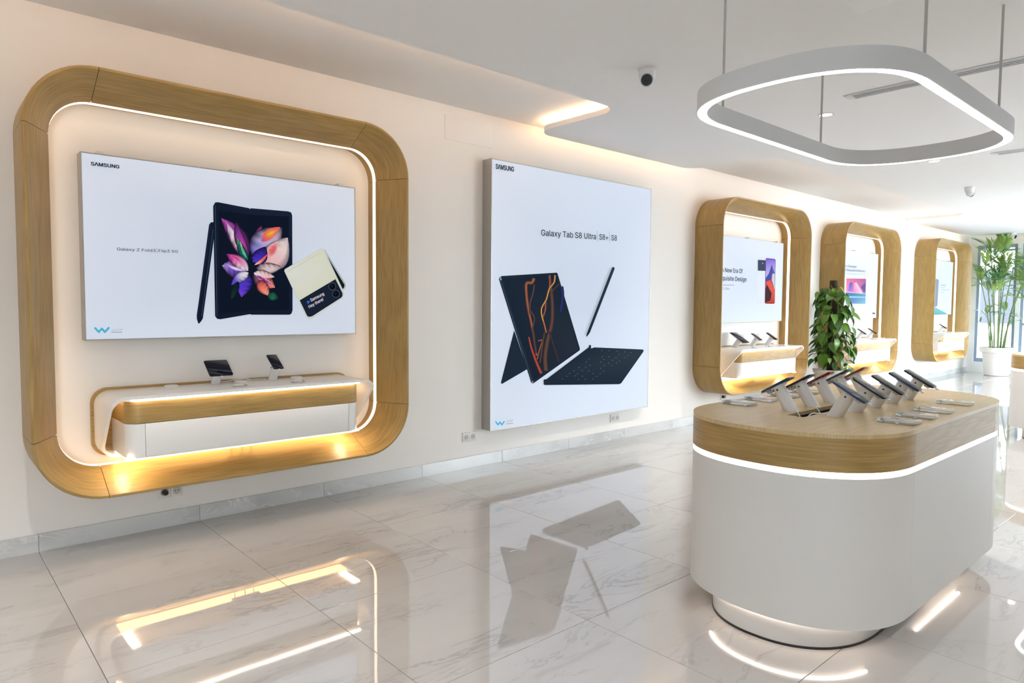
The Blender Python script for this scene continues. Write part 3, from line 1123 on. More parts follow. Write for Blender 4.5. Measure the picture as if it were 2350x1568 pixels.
p1.text('Samsung', (1333, 1238), (1482, 1160), 0.030, WHT, 0.012)
p1.text('Hey there!', (1312, 1312), (1474, 1222), 0.030, WHT, 0.012)
p1.conv = idp
p1.text('S\u039bMSUNG', (207.4, 380.2), (272.9, 387.6), 0.027, INK, 0.030)
p1.text('Galaxy Z Fold3', (267, 575), (356, 578.6), 0.023, INK2, 0.006)
p1.text('|', (358.6, 579), (359.4, 579), 0.030, GREY)
p1.text('Flip3 5G', (362.5, 578.8), (406.8, 580.6), 0.023, INK2, 0.006)
w_logo(p1, (217, 753), 31, 9, 4.6)
p1.text('\u0646\ufeee\ufe97\ufede\ufee3\ufeee\ufed7', (254, 758), (279, 757), 0.014, GREY, font=ARAB)
for k in range(9):
    p1.poly([(254 + k * 2.8, 761.5), (256.2 + k * 2.8, 761.4), (256.2 + k * 2.8, 763.2), (254 + k * 2.8, 763.3)], GREY)
p1.done('printed_caption')

# ---- poster 2: tablet with keyboard and pen
lb2 = light_box('tall backlit poster of a tablet with keyboard and pen, standing alone on the wall', 3.893, 6.197, 0.335, 2.760, 0.125, rim=0.008)
p2 = Print(lb2, -0.125, lambda x, y: (1120 + x / 4.9, 590 + y / 4.9))
SL, SL2 = srgb(34, 46, 60), srgb(48, 60, 72)
p2.poly([(292, 828), (302, 850), (440, 1262), (160, 1426), (146, 1424), (146, 1405)], [SL2, SL, SL, SL, SL, SL])
p2.poly([(120, 245), (132, 228), (155, 214), (768, 176), (780, 182), (1033, 1030), (1030, 1050), (512, 1420), (495, 1421), (483, 1410)], SL)
p2.stroke([(140, 250), (498, 1408)], 12, srgb(70, 84, 100), SL)
p2.poly([(128, 236), (146, 228), (152, 256), (138, 266)], srgb(160, 170, 200)); p2.disc((500, 1405), 10, srgb(140, 150, 170))
p2.poly([(165, 245), (768, 200), (1012, 1030), (515, 1385)], [srgb(30, 42, 58), srgb(30, 40, 56), srgb(40, 48, 60), srgb(28, 38, 52)])
BG = srgb(30, 40, 54)
OR1, OR2, YEL, RED, BRN = srgb(178, 104, 70), srgb(214, 130, 70), srgb(226, 176, 88), srgb(196, 82, 60), srgb(110, 78, 62)
p2.stroke([(515, 240), (490, 290), (430, 300), (432, 440), (452, 590), (480, 720), (505, 850), (520, 960), (545, 1110)], lambda t: 44 - 20 * t, OR1, BG)
p2.stroke([(520, 310), (500, 420), (470, 520), (470, 640)], 22, BRN, BG)
p2.stroke([(470, 600), (520, 690), (500, 830), (540, 1080)], 18, BRN, BG)
p2.stroke([(688, 205), (700, 320), (718, 480), (722, 640), (712, 760), (690, 850), (660, 980), (640, 1130), (650, 1280)], lambda t: 40 + 20 * t, BRN, BG)
p2.stroke([(690, 205), (690, 330), (650, 480), (640, 600), (612, 680)], 22, OR1, BG)
p2.stroke([(748, 205), (738, 285), (680, 370), (655, 470), (602, 570), (600, 650), (630, 760), (652, 850)], 20, OR2, BG)
p2.stroke([(752, 205), (742, 285), (690, 350), (655, 470), (602, 572), (598, 640), (620, 720)], 8, YEL)
p2.stroke([(800, 300), (740, 360), (700, 420)], 14, BRN, BG)
p2.stroke([(455, 900), (480, 1010), (520, 1130), (560, 1230), (595, 1310)], lambda t: 22 + 20 * t, RED, BG)
p2.stroke([(560, 945), (605, 940), (570, 1060), (550, 1150)], 18, OR1, BG)
p2.stroke([(630, 850), (605, 1010), (580, 1190)], 20, BRN, BG)
p2.stroke([(690, 840), (720, 950), (760, 1080), (790, 1180)], 26, srgb(74, 58, 54), BG)
p2.stroke([(825, 330), (835, 440), (812, 620)], 34, srgb(46, 58, 120), BG)
p2.done('printed_tablet')
p2.poly([(620, 1380), (655, 1372), (1128, 1014), (1131, 990), (1152, 990), (1154, 1030), (1190, 1016), (1738, 1040), (1746, 1052), (1740, 1068), (1492, 1420), (1470, 1430), (632, 1440), (621, 1432)],
        [SL] * 6 + [SL2] * 4 + [SL] * 4)
rk = random.Random(3)
for q in range(5):
    for k in range(11):
        s, t = k / 10, q / 4
        x = 830 + s * 430 + t * 330 + rk.uniform(-12, 12)
        y = 1372 - s * 325 + t * 0 + s * t * 30 + rk.uniform(-6, 6)
        if rk.random() < 0.8:
            p2.poly([(x, y), (x + 15, y - 4), (x + 15, y), (x, y + 4)], srgb(120, 132, 140))
p2.done('printed_keyboard')
p2.poly([(1376, 128), (1384, 115), (1398, 113), (1408, 124), (1406, 140), (1130, 850), (1112, 876), (1093, 898), (1089, 890), (1094, 862)], [SL2] * 5 + [SL] * 5)
p2.done('printed_pen')
p2.conv = idp
p2.text('S\u039bMSUNG', (1134.4, 387.6), (1176.4, 394.6), 0.055, INK, 0.030)
p2.text('Galaxy Tab S8 Ultra', (1238.7, 541.0), (1364.5, 549.8), 0.076, INK, 0.008)
p2.text('|', (1367.5, 550), (1368.1, 550), 0.095, GREY)
p2.text('S8+', (1372, 550), (1392, 551.5), 0.075, INK, 0.008)
p2.text('|', (1395, 552), (1395.6, 552), 0.095, GREY)
p2.text('S8', (1399.5, 551.8), (1412.2, 553), 0.075, INK, 0.008)
w_logo(p2, (1134.3, 967.5), 19, 7, 3.1)
p2.text('\u0646\ufeee\ufe97\ufede\ufee3\ufeee\ufed7', (1158, 967.5), (1173, 965.3), 0.030, GREY, font=ARAB)
for k in range(7):
    p2.poly([(1158 + k * 2.2, 971.5 - k * 0.22), (1159.6 + k * 2.2, 971.3 - k * 0.22), (1159.6 + k * 2.2, 973 - k * 0.22), (1158 + k * 2.2, 973.2 - k * 0.22)], GREY)
p2.done('printed_caption')

# ---- poster 3: phone pair
HB = 0.892
lb3 = light_box('backlit poster with two upright phones and the words A New Era', 8.405 - HB, 8.405 + HB, 1.268, 2.366, 0.10, brackets=3)
p3 = Print(lb3, -0.10, lambda x, y: (1640 + x / 3.92, 500 + y / 3.92))
p3.poly([(384, 362), (392, 356), (458, 360), (450, 776), (372, 774)], srgb(222, 230, 242))
p3.poly([(388, 378), (458, 382), (456, 478), (388, 476)], srgb(70, 80, 98)); p3.disc((432, 410), 5, srgb(180, 190, 205))
p3.done('printed_phone_back')
p3.poly([(458, 370), (466, 362), (540, 370), (548, 380), (540, 766), (532, 774), (456, 772), (450, 762)], [srgb(110, 90, 190)] * 4 + [srgb(110, 50, 50)] * 4)
p3.poly([(462, 374), (543, 380), (541, 500), (512, 420), (488, 500), (460, 540)], [srgb(132, 106, 208), srgb(140, 116, 214), srgb(190, 184, 225), srgb(150, 140, 220), srgb(160, 160, 220), srgb(190, 190, 230)])
p3.poly([(514, 425), (520, 440), (515, 500), (490, 560), (470, 570), (460, 550), (488, 505)], srgb(70, 84, 160))
p3.poly([(518, 505), (541, 500), (540, 650), (512, 560)], srgb(205, 200, 205))
p3.poly([(460, 575), (500, 560), (540, 650), (536, 768), (454, 766)], [srgb(226, 90, 74), srgb(226, 90, 74), srgb(222, 100, 80), srgb(196, 70, 56), srgb(180, 60, 50)])
p3.poly([(470, 600), (490, 640), (512, 680), (500, 745), (455, 760), (456, 640)], srgb(70, 52, 60))
p3.done('printed_phone_front')
xr3 = 8.405 + HB
q1, q2 = p3.P((250, 500)), p3.P((92, 497))
ws = (q1.x - q2.x)
p3.text('A New Era Of', (q1.x - ws * 1.20, q1.y, q1.z), (q1.x, q1.y, q1.z), 0.077, INK2, 0.006, pxconv=False)
q3 = p3.P((285, 574))
p3.text('Exquisite Design', (q3.x - ws * 1.62, q3.y, q3.z), (q3.x, q3.y, q3.z), 0.077, INK2, 0.006, pxconv=False)
q4 = p3.P((130, 648))
p3.text('11 Ultra', (q4.x - ws * 0.42, q4.y, q4.z), (q4.x, q4.y, q4.z), 0.040, GREY, 0.0, pxconv=False)
for k in range(16):
    x = 60 + k * 14.5 - 120
    p3.poly([(x, 602), (x + 10, 602.3), (x + 10, 608.3), (x, 608)], GREY)
p3.done('printed_caption')

# ---- poster 4: tablet
lb4 = light_box('backlit poster of a tablet with a pink and blue screen, behind the climbing plant', 11.835 - HB, 11.835 + HB, 1.285, 2.398, 0.10, brackets=3)
p4 = Print(lb4, -0.10, lambda x, y: (1840 + x / 3.92, 500 + y / 3.92))
p4.poly([(402, 546), (575, 548), (578, 560), (574, 682), (398, 668)], [srgb(226, 120, 150), srgb(206, 120, 130), srgb(160, 100, 150), srgb(150, 120, 180), srgb(240, 150, 190)])
p4.poly([(418, 660), (425, 600), (440, 575), (456, 590), (460, 664)], [srgb(150, 120, 215), srgb(100, 110, 215), srgb(90, 100, 205), srgb(110, 110, 205), srgb(190, 130, 200)])
p4.poly([(470, 590), (490, 580), (550, 680), (470, 674)], [srgb(240, 170, 205), srgb(245, 200, 220), srgb(240, 210, 225), srgb(230, 130, 180)])
p4.poly([(530, 620), (572, 585), (572, 660), (560, 670)], srgb(110, 92, 140))
p4.poly([(398, 672), (574, 686), (572, 775), (396, 772)], [srgb(70, 120, 160), srgb(110, 160, 190), srgb(140, 195, 215), srgb(110, 120, 190)])
p4.poly([(420, 705), (570, 708), (570, 722), (420, 720)], srgb(140, 205, 225))
p4.done('printed_tablet')
p4.text('Premium Design', (300, 440), (492, 450), 0.052, GREY, 0.004)
p4.text('A Look & Feel Beyond Ordinary', (250, 470), (572, 490), 0.052, GREY, 0.004)
for k in range(13):
    x = 396 + k * 13.5
    p4.poly([(x, 500 + k * 0.7), (x + 10, 500.5 + k * 0.7), (x + 10, 504.5 + k * 0.7), (x, 504 + k * 0.7)], srgb(170, 178, 192))
p4.poly([(632, 852), (655, 853), (655, 868), (632, 868)], srgb(120, 130, 160))
p4.done('printed_caption')

# ---- poster 5
lb5 = light_box('backlit poster with a phone edge above a teal wedge, nearest the far window', 15.955 - HB, 15.955 + HB, 1.328, 2.452, 0.10, brackets=3)
p5 = Print(lb5, -0.10, lambda x, y: (2050 + x / 3.267, 480 + y / 3.267))
p5.poly([(250, 530), (258, 520), (335, 526), (341, 536), (330, 725), (322, 732), (240, 736)], [srgb(150, 160, 178)] * 7)
p5.poly([(258, 545), (318, 548), (312, 722), (246, 724)], srgb(176, 186, 206))
p5.done('printed_phone')
p5.poly([(200, 700), (318, 738), (402, 784), (395, 788), (190, 796)], [srgb(90, 170, 180), srgb(140, 200, 205), srgb(120, 190, 196), srgb(90, 170, 176), srgb(80, 160, 170)])
p5.done('printed_wedge')
for rw, (a, b) in enumerate(((355, 402), (355, 390), (355, 420), (355, 380))):
    y = (568, 588, 604, 621)[rw]
    for k in range(int((b - a) / 8)):
        p5.poly([(a + k * 8, y), (a + k * 8 + 6, y), (a + k * 8 + 6, y + (8 if rw == 0 else 4)), (a + k * 8, y + (8 if rw == 0 else 4))], srgb(176, 184, 198))
p5.done('printed_caption')

# ------------------------------------------------------------------ shelf consoles inside the frames


def shelf_unit(label, xc):
    t = thing('shelf_console', label, 'shelf', (xc, 0, 0))
    w, zb, zt = 0.845, 0.540, 0.930
    # white ribbon: outer rounded loop; its front edge leans back from the top to the bottom
    segs = rrect(-w, w, zb, zt, 0.085, 8)

    def yf(q, h):
        if h > -0.05:
            return h
        s = min(1.0, max(0.0, (q.y - 0.58) / (0.885 - 0.58)))
        return -(0.19 + (0.462 - 0.19) * s)
    path = []
    for sg in segs:
        if len(sg) == 2:
            (p, n), (q, _) = sg
            path.append([((p[0] + (q[0] - p[0]) * i / 8, p[1] + (q[1] - p[1]) * i / 8), n) for i in range(9)])
        else:
            path.append(sg)
    sweep('ribbon', join_path(path), [(0, -0.03), (0, -0.4), (0.018, -0.4), (0.018, -0.03)], 'xz', M_WHITE, t, closed=True, smooth=30, hfun=yf)
    bp = join_path(rrect(-w - 0.016, w + 0.016, zb - 0.014, zt + 0.014, 0.09, 6))
    bm = bmesh.new()
    fr_ = [bm.verts.new((p[0], -0.03, p[1])) for p, n in bp]
    bk = [bm.verts.new((p[0], 0.0, p[1])) for p, n in bp]
    bm.faces.new(fr_); bm.faces.new(bk[::-1])
    for i in range(len(fr_)):
        j = (i + 1) % len(fr_)
        bm.faces.new((fr_[i], fr_[j], bk[j], bk[i]))
    uvl = bm.loops.layers.uv.verify()
    for fa in bm.faces:
        for l in fa.loops:
            l[uvl].uv = (l.vert.co.x, l.vert.co.z + l.vert.co.y)
    link('back_board', finish(bm, 'back_board', M_OAK, 30), t)
    # box: oak band above, white drawer band below, round front corners
    bw, yfb, R = 0.752, -0.418, 0.085

    def uring(pad=0.0):
        a = [(-bw, -0.032), (-bw, yfb + R)]
        a += [(-bw + R - R * math.cos(k * H2 / 8), yfb + R - R * math.sin(k * H2 / 8)) for k in range(1, 9)]
        b = [(-p[0], p[1]) for p in reversed(a)]
        return a, b
    a, b = uring()

    def withn(pts):
        out = []
        for i, p in enumerate(pts):
            q0, q1 = Vector(pts[max(i - 1, 0)]), Vector(pts[min(i + 1, len(pts) - 1)])
            tt = (q1 - q0).normalized()
            out.append((p, (-tt.y, tt.x)))
        return out
    full = withn(a + b)
    prof = lambda z0, z1: [(0, z0), (0, z1), (0.018, z1), (0.018, z0)]
    sweep('oak_band', full, prof(0.765, 0.893), 'xy', M_OAK, t, smooth=30)
    sweep('side_panel', withn(a + [(-bw + R + 0.01, yfb)]), prof(0.566, 0.762), 'xy', M_WHITE, t, trim=0.0, smooth=30)
    sweep('side_panel', withn([(bw - R - 0.01, yfb)] + b), prof(0.566, 0.762), 'xy', M_WHITE, t, trim=0.0, smooth=30)
    box('drawer_front', -bw + R + 0.0125, bw - R - 0.0125, yfb, yfb + 0.018, 0.566, 0.762, M_WHITE, t, 0.001)
    prism('base_panel', [[p for p in a + b]], 0.5625, 0.5655, M_WHITE, t)
    prism('top_panel', [[p for p in a + b]], 0.893, 0.8955, M_WHITE, t)
    box('light_strip', -bw + 0.02, bw - 0.02, -0.438, -0.424, 0.9005, 0.9115, M_LED_SHELF, t, smooth=0)
    for s in (-1, 1):
        box('light_strip', s * (bw + 0.010) - 0.005, s * (bw + 0.010) + 0.005, -0.34, -0.06, 0.9005, 0.9110, M_LED_SIDE, t, smooth=0)
    box('added_under_glow', -0.76, 0.76, -0.180, -0.060, 0.5375, 0.5397, M_ADDED_GLOW, t, smooth=0)  # glowing panel added to brighten the frame's bottom board, not a real lamp
    for s in (-1, 1):
        box('under_light', s * 0.725 - 0.020, s * 0.725 + 0.020, -0.40, -0.10, 0.552, 0.5622, M_LED_BAR, t, smooth=0)
    pw = box('power_strip', -0.10, 0.09, -0.24, -0.17, 0.522, 0.5622, M_PLASTIC, t, 0.006)
    for k, xx in enumerate((-0.07, 0.0, 0.06)):
        cable('power_cord', [(xx, -0.17, 0.54), (xx + 0.01, -0.12, 0.50), (xx + 0.02, -0.05, 0.51), (xx + 0.01, -0.032, 0.545)], 0.004, M_PLASTIC, pw)
    return t


def dup_shelf(src, xc, dz, label):
    q = dup(src, (xc, 0, dz), label=label)
    return q


SHX = (1.680, 8.41, 11.84, 15.96)
sh1 = shelf_unit('white ribbon shelf with oak band inside the largest, leftmost oak frame', SHX[0])
dup_shelf(sh1, SHX[1], 0.012, 'white ribbon shelf under the poster of two upright phones')
dup_shelf(sh1, SHX[2], 0.012, 'white ribbon shelf half behind the climbing plant')
dup_shelf(sh1, SHX[3], 0.035, 'white ribbon shelf in the oak frame nearest the far window')

# ------------------------------------------------------------------ phone stands and phones
MESH = {}
BODY = {
    'blue': plain('phone_blue', (0.020, 0.050, 0.16, 1), 0.25, metal=0.3, noise=0.03),
    'navy': plain('phone_navy', (0.008, 0.014, 0.045, 1), 0.25, metal=0.3, noise=0.03),
    'red': plain('phone_red', (0.15, 0.010, 0.012, 1), 0.25, metal=0.3, noise=0.03),
    'orange': plain('phone_orange_red', (0.24, 0.035, 0.015, 1), 0.3, metal=0.2, noise=0.03),
    'black': plain('phone_black', (0.012, 0.013, 0.018, 1), 0.25, metal=0.3, noise=0.03),
    'silver': plain('phone_silver', (0.42, 0.43, 0.45, 1), 0.3, metal=0.6, noise=0.03),
}
M_SCREEN = plain('phone_screen', (0.006, 0.008, 0.018, 1), 0.07, spec=0.35, noise=0.05)
M_SCREEN_GREY = plain('phone_screen_matt', (0.05, 0.055, 0.062, 1), 0.16, spec=0.6, noise=0.05)
M_BLOT = plain('screen_pattern', (0.002, 0.002, 0.003, 1), 0.2, noise=0.02)


def rr_loop(w, h, r_, s=4):
    out = []
    for cx, cy, a0 in ((w / 2 - r_, h / 2 - r_, 0), (-w / 2 + r_, h / 2 - r_, H2), (-w / 2 + r_, -h / 2 + r_, PI), (w / 2 - r_, -h / 2 + r_, 1.5 * PI)):
        out += [(cx + r_ * math.cos(a0 + k * H2 / s), cy + r_ * math.sin(a0 + k * H2 / s)) for k in range(s + 1)]
    return out


def slab_mesh(key, w, h, t, r_, mat, bev=0.0015):
    if key in MESH:
        return MESH[key]
    bm = bmesh.new()
    lv = []
    for z, ins in ((-t / 2, bev), (-t / 2 + bev, 0), (t / 2 - bev, 0), (t / 2, bev)):
        lv.append([bm.verts.new((x * (1 - 2 * ins / w), y * (1 - 2 * ins / h), z)) for x, y in rr_loop(w, h, r_)])
    n = len(lv[0])
    for a, b in zip(lv, lv[1:]):
        for k in range(n):
            bm.faces.new((a[k], a[(k + 1) % n], b[(k + 1) % n], b[k]))
    bm.faces.new(lv[0][::-1]); bm.faces.new(lv[-1])
    MESH[key] = finish(bm, key[0], mat, 40)
    return MESH[key]


def post_mesh(tilt, hgt, rad):
    key = ('post', round(tilt, 3), round(hgt, 3), rad)
    if key in MESH:
        return MESH[key]
    bm = bmesh.new()
    seg = 20
    ax = Vector((0, -math.sin(tilt), math.cos(tilt)))
    ux, uy = Vector((1, 0, 0)), Vector((0, math.cos(tilt), math.sin(tilt)))
    top, bot = [], []
    for k in range(seg):
        a = 2 * PI * k / seg
        e = ux * math.cos(a) * rad + uy * math.sin(a) * rad
        top.append(bm.verts.new(ax * hgt + e * 0.92))
        # bottom ring cut level with the table
        s = -e.z / ax.z
        q = e + ax * s
        bot.append(bm.verts.new((q.x, q.y, 0.0)))
    for k in range(seg):
        bm.faces.new((bot[k], bot[(k + 1) % seg], top[(k + 1) % seg], top[k]))
    bm.faces.new(bot[::-1]); bm.faces.new(top)
    MESH[key] = finish(bm, 'post', M_PLASTIC, 50)
    return MESH[key]


def tilted(o, tilt, hgt):
    o.location = (0, -math.sin(tilt) * hgt, math.cos(tilt) * hgt)
    o.rotation_euler = (tilt, 0, 0)
    return o


def stand_and_phone(pos, rotz, tilt, hgt, pw, ph, col, lab_stand, lab_phone, g_st=None, g_ph=None, screen=M_SCREEN, off=0.0, pattern=None, rad=0.0325, plug=True, cat='phone'):
    st_ = thing('display_stand', lab_stand, 'stand', pos, rotz, g_st)
    link('post', post_mesh(tilt, hgt - 0.012, rad), st_)
    tilted(link('mount_plate', slab_mesh(('plate',), 0.052, 0.075, 0.008, 0.008, M_PLASTIC), st_), tilt, hgt - 0.0085)
    lk = tilted(link('lock_button', MESH.get('lock') or MESH.setdefault('lock', _lock()), st_), tilt, hgt - 0.026)
    if plug:
        pg = tilted(link('cable_plug', MESH.get('plug') or MESH.setdefault('plug', _plug()), st_), tilt, hgt)
        c, s = math.cos(tilt), math.sin(tilt)
        dv = Vector((0, -c, -s)) * (ph / 2 + off + 0.006)
        pg.location = Vector(pg.location) + dv
        cl = tilted(link('clamp', MESH.get('clamp') or MESH.setdefault('clamp', _clamp()), st_), tilt, hgt - 0.012)
        cl.location = Vector(cl.location) + Vector((0, -c, -s)) * (ph / 2 + off - 0.03)
    t = 0.0085
    n = Vector((0, -math.sin(tilt), math.cos(tilt)))
    dn = Vector((0, -math.cos(tilt), -math.sin(tilt)))
    lp = n * (hgt + t / 2 - 0.004) + dn * off
    rot = Matrix.Rotation(rotz, 3, 'Z')
    wp = Vector(pos) + rot @ lp
    ph_ = thing('display_phone' if cat == 'phone' else 'display_tablet', lab_phone, cat, wp, rotz, g_ph)
    o = link('body', slab_mesh(('body', pw, ph, col), pw, ph, t, 0.010, BODY[col]), ph_)
    o.rotation_euler = (tilt, 0, 0)
    sc = link('screen', slab_mesh(('screen', pw, ph, screen.name), pw - 0.004, ph - 0.005, 0.0008, 0.008, screen, 0.0002), ph_)
    sc.rotation_euler = (tilt, 0, 0)
    sc.location = n * (t / 2 + 0.0003)
    bu = link('side_button', slab_mesh(('btn', col), 0.002, 0.024, 0.003, 0.0009, BODY[col], 0.0004), ph_)
    bu.rotation_euler = (tilt, 0, 0)
    bu.location = Vector((pw / 2 + 0.0004, 0, 0)) - dn * 0.025
    cam_ = link('camera_bump', slab_mesh(('bump', col), 0.026, 0.040, 0.003, 0.006, BODY[col]), ph_)
    cam_.rotation_euler = (tilt, 0, 0)
    cam_.location = Vector((pw / 2 - 0.022, 0, 0)) - dn * (ph / 2 - 0.032) - n * (t / 2 + 0.001)
    if pattern:
        bm = bmesh.new()
        for strip in pattern:
            vs = [bm.verts.new((x * pw, y * ph, 0)) for x, y in strip]
            bm.faces.new(vs)
        po = link('screen_pattern', finish(bm, 'screen_pattern', M_BLOT, 0), ph_)
        po.rotation_euler = (tilt, 0, 0)
        po.location = n * (t / 2 + 0.0010)
    return st_, ph_


def _lock():
    bm = bmesh.new()
    add_tube(bm, (0.030, 0, 0), (0.0335, 0, 0), 0.0045, seg=10)
    add_tube(bm, (-0.0335, 0, 0), (-0.030, 0, 0), 0.0045, seg=10)
    return finish(bm, 'lock_button', M_DARK, 40)


def _plug():
    bm = bmesh.new()
    add_box(bm, -0.006, 0.006, -0.013, 0.004, -0.004, 0.003, 0.0012)
    return finish(bm, 'cable_plug', M_PLASTIC, 40)


def _clamp():
    bm = bmesh.new()
    add_box(bm, -0.012, 0.012, -0.006, 0.02, -0.010, 0.004, 0.002)
    add_box(bm, -0.022, -0.016, -0.010, 0.006, -0.006, 0.006, 0.0015)
    add_box(bm, 0.016, 0.022, -0.010, 0.006, -0.006, 0.006, 0.0015)
    add_box(bm, -0.022, 0.022, -0.008, -0.003, -0.008, -0.002, 0.001)
    return finish(bm, 'clamp', M_STEEL, 40)


# ------------------------------------------------------------------ island counters and ring lamps
def island_path(sx, a, b, n, segc=40):
    """four segments: near cap, side towards the viewer, far cap, side towards the wall (counter-clockwise from the wall side)"""
    def cap(sgn):
        pts = []
        for k in range(segc + 1):
            th = H2 - PI * k / segc
            c, s = math.cos(th), math.sin(th)
            x = a * abs(c) ** (2 / n)
            y = b * abs(s) ** (2 / n) * (1 if s >= 0 else -1)
            pts.append((-(sx + x), y) if sgn < 0 else (sx + x, -y))
        return pts
    near, far = cap(-1), cap(1)
    segs = [near, [near[-1], far[0]], far, [far[-1], near[0]]]
    allp = []
    for s in segs:
        allp += s[:-1]
    N = len(allp)
    out, base = [], 0
    for s in segs:
        L = []
        for k in range(len(s)):
            i = (base + k) % N
            p0, p1 = Vector(allp[(i - 1) % N]), Vector(allp[(i + 1) % N])
            t = (p1 - p0).normalized()
            if len(s) == 2:
                t = (Vector(s[1]) - Vector(s[0])).normalized()
            if k in (0, len(s) - 1):
                t = Vector((1, 0)) if Vector(s[k]).y < 0 else Vector((-1, 0))
            L.append((s[k], (-t.y, t.x)))
        out.append(L)
        base += len(s) - 1
    return out


SLOT = (3.15 - 3.82, 4.42 - 3.82, 0.028, 0.093)  # relative to counter centre
CX, CY = 3.822, -3.287


def counter(label, cx, cy, slot=True):
    t = thing('island_counter', label, 'counter', (cx, cy, 0))
    segs = island_path(0.615, 0.472, 0.496, 2.25)
    full = join_path(segs)
    inner = [tuple(Vector(p) + Vector(n) * 0.0185) for p, n in full]
    rim = [tuple(Vector(p) + Vector(n) * 0.0) for p, n in full]
    loops = [rim]
    sx0, sx1, sy0, sy1 = SLOT[0], SLOT[1], -SLOT[3] + 0.06, -SLOT[2] + 0.08
    sy0, sy1 = -0.033, 0.052
    loops.append([(sx0, sy0), (sx1, sy0), (sx1, sy1), (sx0, sy1)])
    prism('worktop', loops, 0.932, 0.950, M_OAK_TOP, t)
    bm = bmesh.new()
    e = 0.0
    v = [bm.verts.new(c) for c in ((sx0, sy0, .932), (sx1, sy0, .932), (sx1, sy1, .932), (sx0, sy1, .932), (sx0, sy0, .86), (sx1, sy0, .86), (sx1, sy1, .86), (sx0, sy1, .86))]
    for idx in ((0, 1, 5, 4), (1, 2, 6, 5), (2, 3, 7, 6), (3, 0, 4, 7)):
        bm.faces.new([v[i] for i in idx])
    fb = bm.faces.new([v[i] for i in (4, 5, 6, 7)]); fb.material_index = 1
    link('cable_tray', finish(bm, 'cable_tray', [M_DARK, M_DARK], 0), t)  # dark colour stands in for the shaded void below the worktop
    for sg in segs:
        sweep('veneer_panel', sg, [(0, 0.792), (0, 0.9315), (0.018, 0.9315), (0.018, 0.792)], 'xy', M_OAK, t, trim=0.0009, smooth=30)
        sweep('body_panel', sg, [(0.001, 0.131), (0.001, 0.766), (0.02, 0.766), (0.02, 0.131)], 'xy', M_BODY, t, trim=0.0005, smooth=30)
    sweep('light_strip', full, [(0.004, 0.7675), (0.004, 0.7905), (0.02, 0.7905), (0.02, 0.7675)], 'xy', M_LED_COUNTER, t, closed=True, smooth=30)
    prism('base_panel', [[tuple(Vector(p) + Vector(n) * 0.02) for p, n in full]], 0.126, 0.1305, M_BODY, t)
    ps = island_path(0.60, 0.435, 0.365, 2.25)
    pf = join_path(ps)
    sweep('plinth', pf, [(0, 0.010), (0, 0.126), (0.02, 0.126), (0.02, 0.010)], 'xy', M_BODY, t, closed=True, smooth=30)
    sweep('plinth_gasket', pf, [(-0.003, 0.0), (-0.003, 0.010), (0.02, 0.010), (0.02, 0.0)], 'xy', M_DARK, t, closed=True, smooth=30)
    us = island_path(0.60, 0.447, 0.385, 2.25)
    for k, sg in enumerate(us):
        if k % 2 == 0:
            sg = sg[10:-3] if k == 0 else sg[13:-13]
        else:
            (p, n), (q, _) = sg
            sg = [((p[0] + (q[0] - p[0]) * s, p[1]), n) for s in ((0.38, 0.95) if k == 1 else (0.05, 0.62))]
        sweep('under_light', sg, [(0, 0.117), (0, 0.1258), (0.012, 0.1258), (0.012, 0.117)], 'xy', M_LED_UNDER, t, smooth=0)
    return t


def ring_lamp(label, cx, cy, z0=2.41):
    t = thing('ring_lamp', label, 'lamp', (cx, cy, z0))
    segs = island_path(0.615, 0.478, 0.505, 2.35)
    full = join_path(segs)
    hgt = 0.092
    sweep('housing', full, [(0, 0.004), (0, hgt), (0.05, hgt), (0.05, 0.004), (0.047, 0.0), (0.047, 0.008), (0.003, 0.008), (0.003, 0.0)], 'xy', M_HOUS, t, closed=True, smooth=30)
    sweep('diffuser', full, [(0.0035, 0.0015), (0.0035, 0.0075), (0.0465, 0.0075), (0.0465, 0.0015)], 'xy', M_LED_RING, t, closed=True, smooth=30)
    for x in (-0.61, 0.53):
        for y in (-0.47, 0.47):
            tube('hanging_rod', (x, y, hgt), (x, y, ZC - z0 - 0.0006), 0.0065, M_STEEL, t, seg=10)
    return t


counter('oak topped white island counter in front, carrying two rows of phones', CX, CY)
ring_lamp('glowing white ring lamp hanging over the front island counter', CX, CY)
counter('oak topped white island counter cut off at the right edge, by the palm', 10.25, -3.25)
ring_lamp('glowing ring lamp over the farther island counter, seen only as floor reflection', 10.25, -3.42)

ZT = 0.950
XS = [3.304, 3.536, 3.767, 4.003, 4.233]
ORD = ['nearest', 'second', 'third', 'fourth', 'farthest']
colsA = ['blue', 'navy', 'red', 'blue', 'orange']
nmA = ['blue phone', 'dark navy phone', 'deep red phone', 'bright blue phone', 'orange-red phone']
colsB = ['blue', 'black', 'black', 'blue', 'black']
for i, x in enumerate(XS):
    stand_and_phone((x, -3.185, ZT), PI, DEG(31), 0.143, 0.075, 0.166, colsA[i],
                    'slanted white stand holding the %s in the wall-side row' % (['light blue phone', 'dark navy phone', 'deep red phone', 'bright blue phone', 'orange-red phone'][i]),
                    ['light blue phone at the near end of the wall-side row on the front counter', 'dark navy phone between the light blue and deep red phones on the counter',
                     'deep red phone in the middle of the wall-side row on the front counter', 'bright blue phone between the deep red and the orange-red phone',
                     'orange-red phone at the far end of the wall-side row'][i],
                    'stands of the wall-side row', 'phones of the wall-side row')
PAT1 = [[(-0.42, -0.02 - 0.075 * k), (-0.42, -0.055 - 0.075 * k), (0.38, -0.105 - 0.075 * k), (0.38, -0.07 - 0.075 * k)] for k in range(3)]
rp_ = random.Random(5)
PAT2 = []
